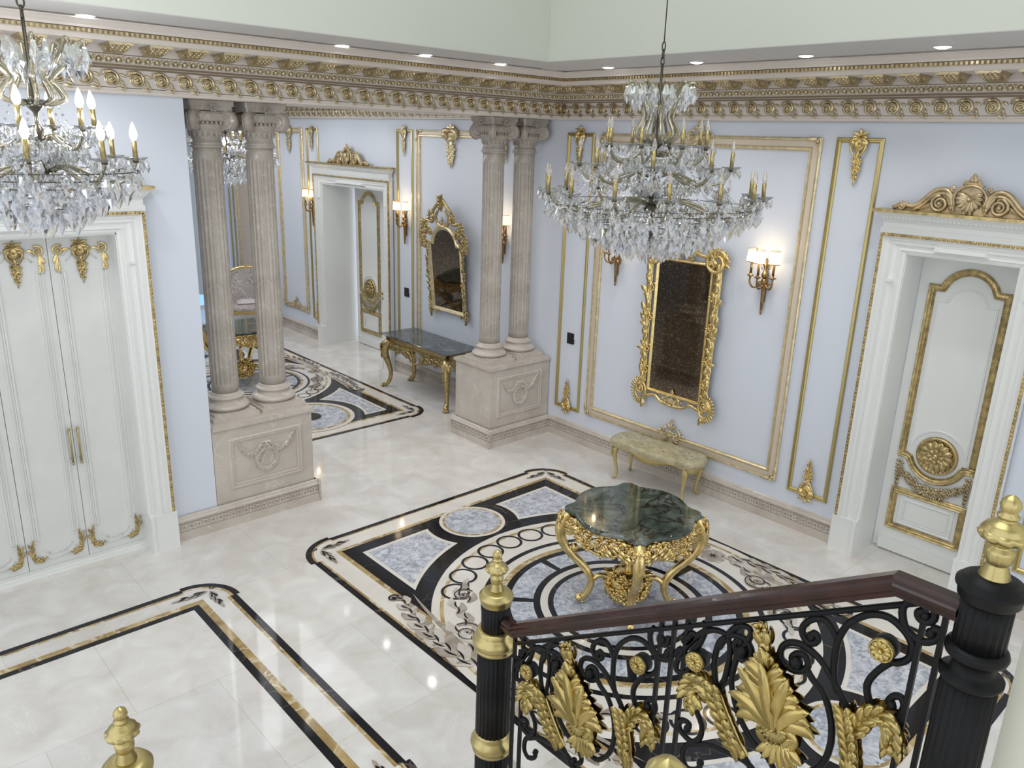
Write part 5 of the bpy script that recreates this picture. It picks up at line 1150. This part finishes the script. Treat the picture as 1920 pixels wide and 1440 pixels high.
    if DROP is None: mb = MB(); drop_geo(mb, (0, 0, 0), 1., .36); DROP = mb.build('crystal_drop', 'crystal', t); first = DROP
    else: first = None
    rnd.shuffle(drops); toc = Vector((CAM.x-loc[0], CAM.y-loc[1], 0)).normalized(); drops.sort(key=lambda d: -(d[0][0]*toc.x+d[0][1]*toc.y)*1.0)
    ch = drops[::max(1, len(drops)//200)][:100]; ids = {id(d) for d in ch}
    for d in ch:
        if first: o, first = first, None
        else: o = DROP.copy(); col.objects.link(o)
        o.parent = t; o.location = d[0]; o.scale = (d[2]/.36, d[2]/.36, d[1]); o.rotation_euler = (0, rnd.uniform(-.08, .08), d[3])
    mb = MB()
    for d in drops:
        if id(d) not in ids: drop_geo(mb, d[0], d[1], d[2], d[3], rnd.uniform(-.08, .08))
    o = mb.build('crystal_fringe', 'crystal', t); o['kind'] = 'stuff'
    return t
chandelier((-2.34, -3.175, 3.18), 'large unlit crystal chandelier hanging over the green marble table', [(14, .72, 0), (8, .50, .18), (8, .335, .31)],
           [(.70, -.075, 40, .10), (.62, -.11, 44, .115), (.54, -.15, 40, .12), (.46, -.19, 36, .125), (.38, -.23, 32, .13), (.30, -.265, 26, .13), (.21, -.295, 20, .13), (.12, -.32, 12, .13), (.05, -.335, 5, .12)],
           [(.085, .33), (.145, .385), (.125, .44), (.095, .50), (.125, .58), (.150, .64), (.185, .70), (.215, .705)], False, .4, 7.5, offs=(-.991, -.922, -1.183))
chandelier((-5.65, -1.73, 3.33), 'lit crystal chandelier at the upper left, in front of the wardrobe', [(8, .45, 0), (6, .28, .155)],
           [(.46, -.07, 30, .10), (.40, -.11, 30, .115), (.34, -.15, 28, .12), (.27, -.19, 24, .12), (.20, -.23, 18, .13), (.13, -.265, 12, .13), (.06, -.29, 7, .12)],
           [(.07, .27), (.15, .30), (.13, .355), (.10, .40), (.17, .47), (.22, .53), (.25, .585), (.265, .58)], True, .75, 7.5, .10, offs=(-.354, -1.009))
chandelier((-2.10, 4.22, 3.22), 'lit crystal chandelier glimpsed between the left pair of columns', [(10, .60, 0), (8, .38, .16)],
           [(.66, -.06, 44, .12), (.56, -.11, 40, .13), (.46, -.17, 34, .13), (.34, -.23, 26, .13), (.22, -.28, 18, .13), (.10, -.32, 9, .13)],
           [(.085, .28), (.145, .33), (.11, .40), (.10, .46), (.14, .54), (.18, .60), (.21, .65), (.225, .645)], True, .2, 4.24, .10, 1)
for k in range(4): a = .75+2*PI*k/4; point('chandelier_glow', (-5.65+.36*math.cos(a), -1.73+.36*math.sin(a), 3.55), 7, (.95, .97, 1), .05)
for k in range(2): point('chandelier_glow', (-2.10+(.5 if k else -.5), 4.3, 3.45), 14, (.95, .97, 1), .06)

# ------------------------------------------------------------------ recessed downlights and ceiling vent
DL = [(-.775, -4.279, 'right-hand soffit, nearest'), (-.71, -3.265, ''), (-.69, -2.25, ''), (-.67, -1.235, ''), (-1.426, -.557, ''), (-2.309, -.575, ''), (-3.121, -.55, ''), (-5.026, -.567, '')]
LB = ['downlight in the right-hand soffit, nearest the right picture edge', 'second downlight from the right edge in the right-hand soffit', 'downlight directly right of the unlit chandelier stem', 'downlight left of the unlit chandelier stem, nearest the ceiling corner', 'left-hand soffit downlight nearest the ceiling corner', 'left-hand soffit downlight above the column gap, second from the corner', 'left-hand soffit downlight third from the corner', 'left-hand soffit downlight right beside the lit chandelier']
dl0 = None
for (x, y, _), lb in zip(DL, LB):
    if dl0 is None:
        dl0 = empty('downlight', (0, 0, 0)); mb = MB(); mb.lathe([(.052, -.002), (.062, -.006), (.066, -.004), (.066, .0)], 24); mb.build('trim_ring', 'white_lacquer', dl0)
        mb = MB(); mb.lathe([(.0, -.014), (.03, -.013), (.05, -.006), (.052, -.001)], 24); mb.build('lens', 'led', dl0); o = dl0
    else: o = copy_tree(dl0)
    o.location = (x, y, 4.189); tag(o, lb, 'downlight', 'downlights in the soffit')
    spot('downlight_beam', (x, y, 4.165), 24, (1, .97, .93), 120, .05, .8)
for k, y in enumerate((1.4, 2.6, 3.8, 5.0, 6.2, 7.4)): spot('hall_beam', (-.75, y, 4.2), 16, (1, .97, .93), 120, .05, .8)
vt = empty('ceiling_vent', (-.80, -.62, 4.189)); tag(vt, 'round grey ceiling grille in the soffit corner', 'ceiling vent')
mb = MB(); mb.lathe([(.0, -.004), (.10, -.006), (.115, -.008), (.12, 0)], 28); mb.build('grille', 'soffit', vt)

# ------------------------------------------------------------------ stairs (carry the railing)
mb = MB()
for k in range(7): mb.box(-6.42, -4.87, -6.268-.0+.27*(6-k)-.0, -4.55 if k == 0 else -4.9-.0-.27*(k-1)+.27, 0 if k == 0 else .88+.172*(k-1), .88+.172*k if k else .88)
mb.box(-7.6, -4.87, -9, -6.1, 0, 1.90); struct(mb.build('floor_stairs', 'cream'))

# ------------------------------------------------------------------ newel posts
def finial(mb, z, s):
    sw = lambda a, q: 1+.14*abs(math.sin(4.5*a+(q-z)/s*45))-.05 if .085 < (q-z)/s < .119 else (1+.06*abs(math.sin(3*a)) if .165 < (q-z)/s < .2 else 1)
    mb.lathe([(r*s, z+h*s) for r, h in ((.032, 0), (.034, .004), (.029, .008), (.031, .012), (.027, .016), (.029, .020), (.025, .024), (.027, .028), (.022, .033), (.024, .038), (.029, .050), (.031, .066), (.030, .073), (.022, .078), (.021, .084), (.030, .090), (.043, .097), (.050, .106), (.051, .113), (.049, .119), (.046, .121), (.047, .124), (.041, .128), (.042, .131), (.033, .135), (.031, .139), (.020, .143), (.017, .149), (.023, .153), (.024, .158), (.016, .163), (.018, .170), (.0215, .181), (.019, .193), (.011, .203), (0, .208))], 84, fn=sw)
    for k in range(6): a = PI/3*k; mb.T = Matrix.Rotation(a, 4, 'Z') @ Matrix.Translation((0, -.021*s, z+.040*s)); mb.leaf((0, 0), PI/2, .034*s, .030*s, .008*s, 0, 1, .3); mb.T = None
def flute(n): return lambda a, z: 1-.06*max(0, math.sin(a*n))
def newel(loc, label, kind, zcap, zb, s=1., fs=.82):
    t = empty('newel_post', (loc[0], loc[1], zb)); tag(t, label, 'newel post', 'newel posts of the stair'); z = lambda q: q-zb
    if kind == 'gold':
        mb = MB(); mb.lathe([(.07, 0), (.07, z(zcap-.72))], 96, fn=flute(24)); mb.lathe([(.07, z(zcap-.64)), (.068, z(zcap-.25))], 96, fn=flute(24)); mb.lathe([(.056, z(zcap-.18)), (.056, z(zcap-.055))], 96, fn=flute(24)); mb.build('fluted_shaft', 'black_iron', t)
        for zc in (zcap-.73, zcap-.255):
            mb = MB(); mb.lathe([(.070, z(zc)), (.080, z(zc)), (.082, z(zc+.010)), (.077, z(zc+.014)), (.084, z(zc+.020)), (.089, z(zc+.034)), (.087, z(zc+.046)), (.074, z(zc+.060)), (.068, z(zc+.070)), (.070, z(zc+.084)), (.064, z(zc+.088)), (.054, z(zc+.090))], 40); mb.build('gold_collar', 'gold_paint', t)
        mb = MB(); mb.lathe([(.056, z(zcap-.06)), (.060, z(zcap-.055)), (.062, z(zcap-.035)), (.066, z(zcap-.032)), (.066, z(zcap-.020)), (.058, z(zcap-.016)), (.056, z(zcap-.008)), (.046, z(zcap-.004)), (.03, z(zcap)), (0, z(zcap))], 40); mb.build('gold_cap', 'gold_paint', t)
    else:
        mb = MB(); mb.lathe([(.060*s, 0), (.058*s, z(zcap-.25))], 96, fn=flute(20)); mb.lathe([(.053*s, z(zcap-.165)), (.053*s, z(zcap-.055))], 96, fn=flute(20)); mb.build('fluted_shaft', 'black_iron', t)
        mb = MB(); mb.lathe([(.058*s, z(zcap-.26)), (.062*s, z(zcap-.255)), (.066*s, z(zcap-.25)), (.066*s, z(zcap-.242)), (.046*s, z(zcap-.238)), (.043*s, z(zcap-.21)), (.050*s, z(zcap-.198)), (.062*s, z(zcap-.192)), (.065*s, z(zcap-.182)), (.062*s, z(zcap-.172)), (.052*s, z(zcap-.166))], 40); mb.build('collar', 'black_iron', t)
        mb = MB(); mb.lathe([(.053*s, z(zcap-.06)), (.062*s, z(zcap-.05)), (.064*s, z(zcap-.032)), (.070*s, z(zcap-.026)), (.070*s, z(zcap-.018)), (.060*s, z(zcap-.015)), (.060*s, z(zcap-.008)), (.048*s, z(zcap-.006)), (.046*s, z(zcap)), (0, z(zcap))], 40); mb.build('cap', 'black_iron', t)
    mb = MB(); finial(mb, z(zcap), fs); mb.build('finial', 'gold_paint', t)
    return t
newel((-4.95, -4.624), 'black fluted newel post with gold collars at the left end of the handrail', 'gold', 1.86, .88)
newel((-4.95, -6.205), 'all-black fluted newel post at the right end of the handrail', 'black', 2.644, 1.90, 1., .92)
newel((-6.29, -4.63), 'gold-capped newel post whose finial rises at the bottom left', 'gold', 1.86, .88)
newel((-6.19, -6.255), 'newel post whose large gold finial tip shows at the bottom centre', 'black', 2.715, 1.90, 1.1, 1.06)

# ------------------------------------------------------------------ wrought-iron railing
YC, ZC, SL = -5.77, 2.2, .63
rl = empty('stair_railing', (-4.95, -4.9, .95), RW); tag(rl, 'black wrought-iron stair railing with gold acanthus leaves and mahogany handrail', 'stair railing')
def lc(y, z): return Vector((-(y+4.9), 0, z-.95))          # world plane of the railing -> local
mb = MB(); path = [lc(-4.684, 1.742), lc(-4.735, 1.742), lc(-6.02, 2.542), lc(-6.158, 2.542)]
sec = [(-.020, -.024), (.020, -.024), (.022, -.012), (.030, -.006), (.033, .006), (.026, .010), (.024, .018), (.016, .026), (-.016, .026), (-.024, .018), (-.026, .010), (-.033, .006), (-.030, -.006), (-.022, -.012)]
vs_ = []
for i, p in enumerate(path):
    d1 = (path[i]-path[i-1]).normalized() if i else (path[1]-path[0]).normalized(); d2 = (path[i+1]-path[i]).normalized() if i < 3 else d1
    n1 = Vector((-d1.z, 0, d1.x)); n2 = Vector((-d2.z, 0, d2.x)); b = (n1+n2); b = b/(1+n1.dot(n2))
    vs_ += [p+b*zz+Vector((0, yy, 0)) for yy, zz in sec]
k = len(sec); mb.add(vs_, [(i*k+j, i*k+(j+1) % k, (i+1)*k+(j+1) % k, (i+1)*k+j) for i in range(3) for j in range(k)]+[tuple(range(k)), tuple(reversed(range(3*k, 4*k)))], 0, False)
mb.build('handrail', 'mahogany', rl)
mb = MB()
for dz in (0, -.74):
    a, b = lc(-4.74, 1.685+dz), lc(-6.14, 2.558+dz)
    mb.tube([a, b], .009, 4)
mb.build('rail_bar', 'black_iron', rl)
for y in (-4.738, -4.783, -5.384, -5.430, -5.474, -6.090, -6.133):
    z = 1.685+.6236*(-4.74-y); top = min(z+.03, 2.51)
    mb = MB(); mb.tube([lc(y, z-.76), lc(y, top)], .0085, 4, smooth=False); mb.build('upright_bar', 'black_iron', rl)
LIM = lambda c, r: smooth_path([(u, 0, h) for u, h in c], 3)
S_R = [(.042, -.018), (.031, -.012), (.032, .004), (.047, .009), (.066, -.004), (.075, -.031), (.063, -.045), (.040, -.043), (.013, -.024), (-.003, .008), (.0, .035), (.016, .045), (.043, .039), (.071, .020), (.107, -.019), (.137, -.067), (.164, -.114), (.188, -.161), (.205, -.215), (.225, -.30), (.235, -.37)]
I_R = [(.071, -.038), (.092, -.073), (.119, -.108), (.143, -.157), (.161, -.222), (.165, -.288), (.150, -.345), (.105, -.375), (.07, -.355), (.075, -.325), (.095, -.33)]
RING_R = [(.160, -.115), (.143, -.06), (.138, .029), (.153, .081), (.179, .101), (.209, .107), (.245, .094), (.28, .059), (.303, .022), (.309, -.009), (.302, -.027), (.285, -.034), (.267, -.029), (.252, -.005)]
LOW_R = [(.267, -.033), (.246, -.052), (.228, -.083), (.229, -.116), (.246, -.158), (.272, -.186), (.295, -.195), (.311, -.182), (.317, -.159), (.307, -.134), (.291, -.129), (.281, -.142), (.289, -.154)]
TOP_R = [(.338, .100), (.339, .078), (.324, .071), (.309, .084), (.305, .099), (.315, .102), (.321, .09)]
TOP2_R = [(.285, .138), (.271, .116), (.281, .070), (.303, .038), (.329, .019), (.351, .022), (.359, .038), (.347, .053), (.340, .041)]
TIN_R = [(.135, .045), (.120, .075), (.099, .103), (.074, .111), (.051, .100), (.045, .076), (.062, .044), (.084, .038), (.089, .054), (.076, .068), (.071, .059)]
S_L = [(-.112, .028), (-.123, .038), (-.132, .029), (-.123, .009), (-.105, -.003), (-.089, .003), (-.086, .028), (-.106, .063), (-.138, .083), (-.165, .081), (-.187, .063), (-.194, .010), (-.188, -.047), (-.168, -.127), (-.120, -.239), (-.066, -.325), (-.02, -.40)]
I_L = [(-.127, .014), (-.134, -.068), (-.114, -.143), (-.091, -.20), (-.049, -.268), (.0, -.322), (.022, -.355), (.03, -.385), (.01, -.40), (-.005, -.385)]
LOW_L = [(-.238, -.10), (-.236, -.162), (-.211, -.222), (-.21, -.262), (-.227, -.283), (-.25, -.276), (-.281, -.243), (-.288, -.215), (-.273, -.206), (-.252, -.222), (-.258, -.238)]
BOT_L = [(-.223, -.282), (-.255, -.30), (-.262, -.346), (-.24, -.385), (-.205, -.385), (-.20, -.36)]
BOT2_L = [(-.24, -.297), (-.185, -.293), (-.128, -.314), (-.075, -.335), (-.038, -.365), (.0, -.42)]
mir = lambda c, o=0.: [(o-u, h) for u, h in c]
curves = [S_R, I_R, RING_R, LOW_R, TOP_R, TOP2_R, TIN_R, S_L, I_L, LOW_L, BOT_L, BOT2_L, mir(RING_R, -.012), mir(TOP_R, .035), mir(TOP2_R, .035), mir(TIN_R, -.05)]
def bay(dy, dz):
    B_ = lambda u, h: (u-(YC+dy)-4.9, h+SL*u+ZC+dz-.95)
    for c in curves:
        pp = smooth_path([(B_(u, h)[0], 0, B_(u, h)[1]) for u, h in c], 3); mb = MB(); mb.tube(pp, .0098, 6, flat=(Vector((0, 1, 0)), .8))
        e = pp[0 if c[0] == S_R[0] or c in (S_L,) else -1]
        if c not in (RING_R,) and len(c) > 5: mb.blob(pp[-1], .013, 6, 4)
        if c in (S_R, S_L): mb.blob(pp[0], .020, 8, 5)
        mb.build('iron_scroll', 'black_iron', rl)
    for u, h in ((-.247, .012), (.250, .012)):
        x, z = B_(u, h); mb = MB(); X = Matrix.Rotation(PI/2, 4, 'X'); mb.lathe([(0, -.022), (.026, -.022), (.030, -.016), (.030, .018), (.024, .022)], 24, (x, 0, z), 0, None, X); b = mb.build('rosette_boss', 'black_iron', rl)
        mb = MB(); mb.lathe([(0, .024), (.027, .024), (.030, .021), (.030, .014), (.0, .014)], 24, (x, 0, z), 0, None, X); mb.tube([(x+.027*math.cos(2*PI*i/24), -.025, z+.027*math.sin(2*PI*i/24)) for i in range(24)], .0028, 5, closed=True); mb.flower((x, z), .025, .008, 10, y=-.023); mb.blob((x, -.031, z), (.007, .005, .007), 8, 4); mb.build('gold_rosette', 'rail_gold', b)
    # central acanthus spray
    x0, z0 = B_(.052, -.335); ax = math.atan2(.385, -.115); mb = MB(); mb.T = Matrix.Translation((x0, -.012, z0)) @ Matrix.Rotation(-(ax-PI/2), 4, 'Y'); K = dict(back=.012)
    for k in range(7): q = (k-3)/3; mb.leaf((q*.022, .055), -PI/2+q*.75, .070-.012*abs(q), .034, .014, q*.5, 1, .8, **K)
    for s in (-1, 1):
        mb.leaf((s*.02, .05), PI/2-s*1.35, .085, .030, .014, s*2.6, 1, .8, **K); mb.leaf((s*.01, .05), PI/2-s*.6, .06, .03, .014, -s*.6, 1, .8, **K)
    mb.shell((0, .105), .040, .02, 9, PI+.1, 2*PI-.1, **{}) ; mb.blob((0, 0, .10), (.022, .018, .03), 8, 6)
    for s in (-1, 1):
        for k in range(7):
            t = k/6; mb.leaf((s*.004, .105+.022*k), PI/2-s*(1.02-.09*k), .120-.045*t, .056-.012*t, .016, -s*(1.15-.05*k), 1, .35, y=-.004-.0015*k, **K)
        mb.leaf((s*.005, .12), PI/2-s*.30, .165, .052, .020, -s*.30, 1, .4, y=-.016, **K); mb.leaf((s*.012, .11), PI/2-s*.62, .135, .050, .018, -s*.75, 1, .4, y=-.014, **K)
    mb.leaf((0, .11), PI/2, .19, .045, .020, 0, 1, .4, y=-.020, **K)
    for s in (-1, 1):
        for k in range(3): mb.leaf((0, .265+.012*k), PI/2-s*(1.1-.3*k), .055-.008*k, .026, .014, s*.5, 1, .9, **K)
        mb.leaf((0, .335), PI/2-s*.9, .055, .024, .014, s*1.6, 1, .9, **K); mb.leaf((0, .33), PI/2-s*.35, .05, .026, .014, 0, 1, .9, **K)
    mb.leaf((0, .27), PI/2, .07, .04, .018, 0, 2, .8, y=-.006, **K); mb.blob((0, 0, .335), (.020, .018, .024), 8, 5); mb.flower((0, .385), .022, .014, 5, y=-.006); mb.blob((0, 0, .39), (.014, .014, .018), 8, 5); mb.tube([(0, .006, .04), (0, .006, .40)], .009, 6)
    mb.T = None; mb.build('gold_acanthus', 'rail_gold', rl)
    # side leaves wrapped round the bars
    for tag_, stem, curl, sg in (('L', [(-.172, -.112), (-.148, -.175), (-.105, -.262), (-.062, -.330)], [(-.168, -.125), (-.205, -.085), (-.243, -.066), (-.262, -.095), (-.245, -.125)], -1), ('R', [(.194, -.190), (.208, -.245), (.222, -.31), (.236, -.39)], [(.215, -.235), (.238, -.190), (.268, -.180), (.297, -.215), (.312, -.272)], 1)):
        mb = MB(); q = [Vector((B_(u, h)[0], 0, B_(u, h)[1])) for u, h in stem]; pp = smooth_path(q, 5); n = len(pp)
        mb.tube(pp, [.014+.005*math.sin(PI*i/(n-1)) for i in range(n)], 8)
        for i in range(1, n-2, 2):
            d = pp[i+1]-pp[i]; a = math.atan2(d.z, d.x)
            for s in (-1, 1): mb.leaf((pp[i].x, pp[i].z), a+PI+s*.55, .050, .030, .016, -s*.5, 1, .9, y=-.008, back=.014)
        mb.leaf((pp[n//2].x, pp[n//2].z), math.atan2(pp[-1].z-pp[0].z, pp[-1].x-pp[0].x), (pp[-1]-pp[n//2]).length, .034, .016, 0, 2, .6, y=-.010, back=.014)
        q = [Vector((B_(u, h)[0], 0, B_(u, h)[1])) for u, h in curl]; cc = smooth_path(q, 5); n = len(cc)
        mb.tube(cc, [.016-.006*i/n for i in range(n)], 8)
        for i in range(0, n-1, 2):
            d = cc[i+1]-cc[i]; a = math.atan2(d.z, d.x)
            for s in (-1, 1): mb.leaf((cc[i].x, cc[i].z), a+s*.8, .052, .028, .016, -s*.9, 1, .9, y=-.008, back=.014)
        mb.scroll((cc[-1].x, cc[-1].z), .020, 1.4, PI/2, sg, .011, 1.2, -.006); mb.blob(cc[-1], (.018, .016, .018), 8, 5)
        mb.build('gold_leaf', 'rail_gold', rl)
bay(0, 0); bay(.697, -.440)
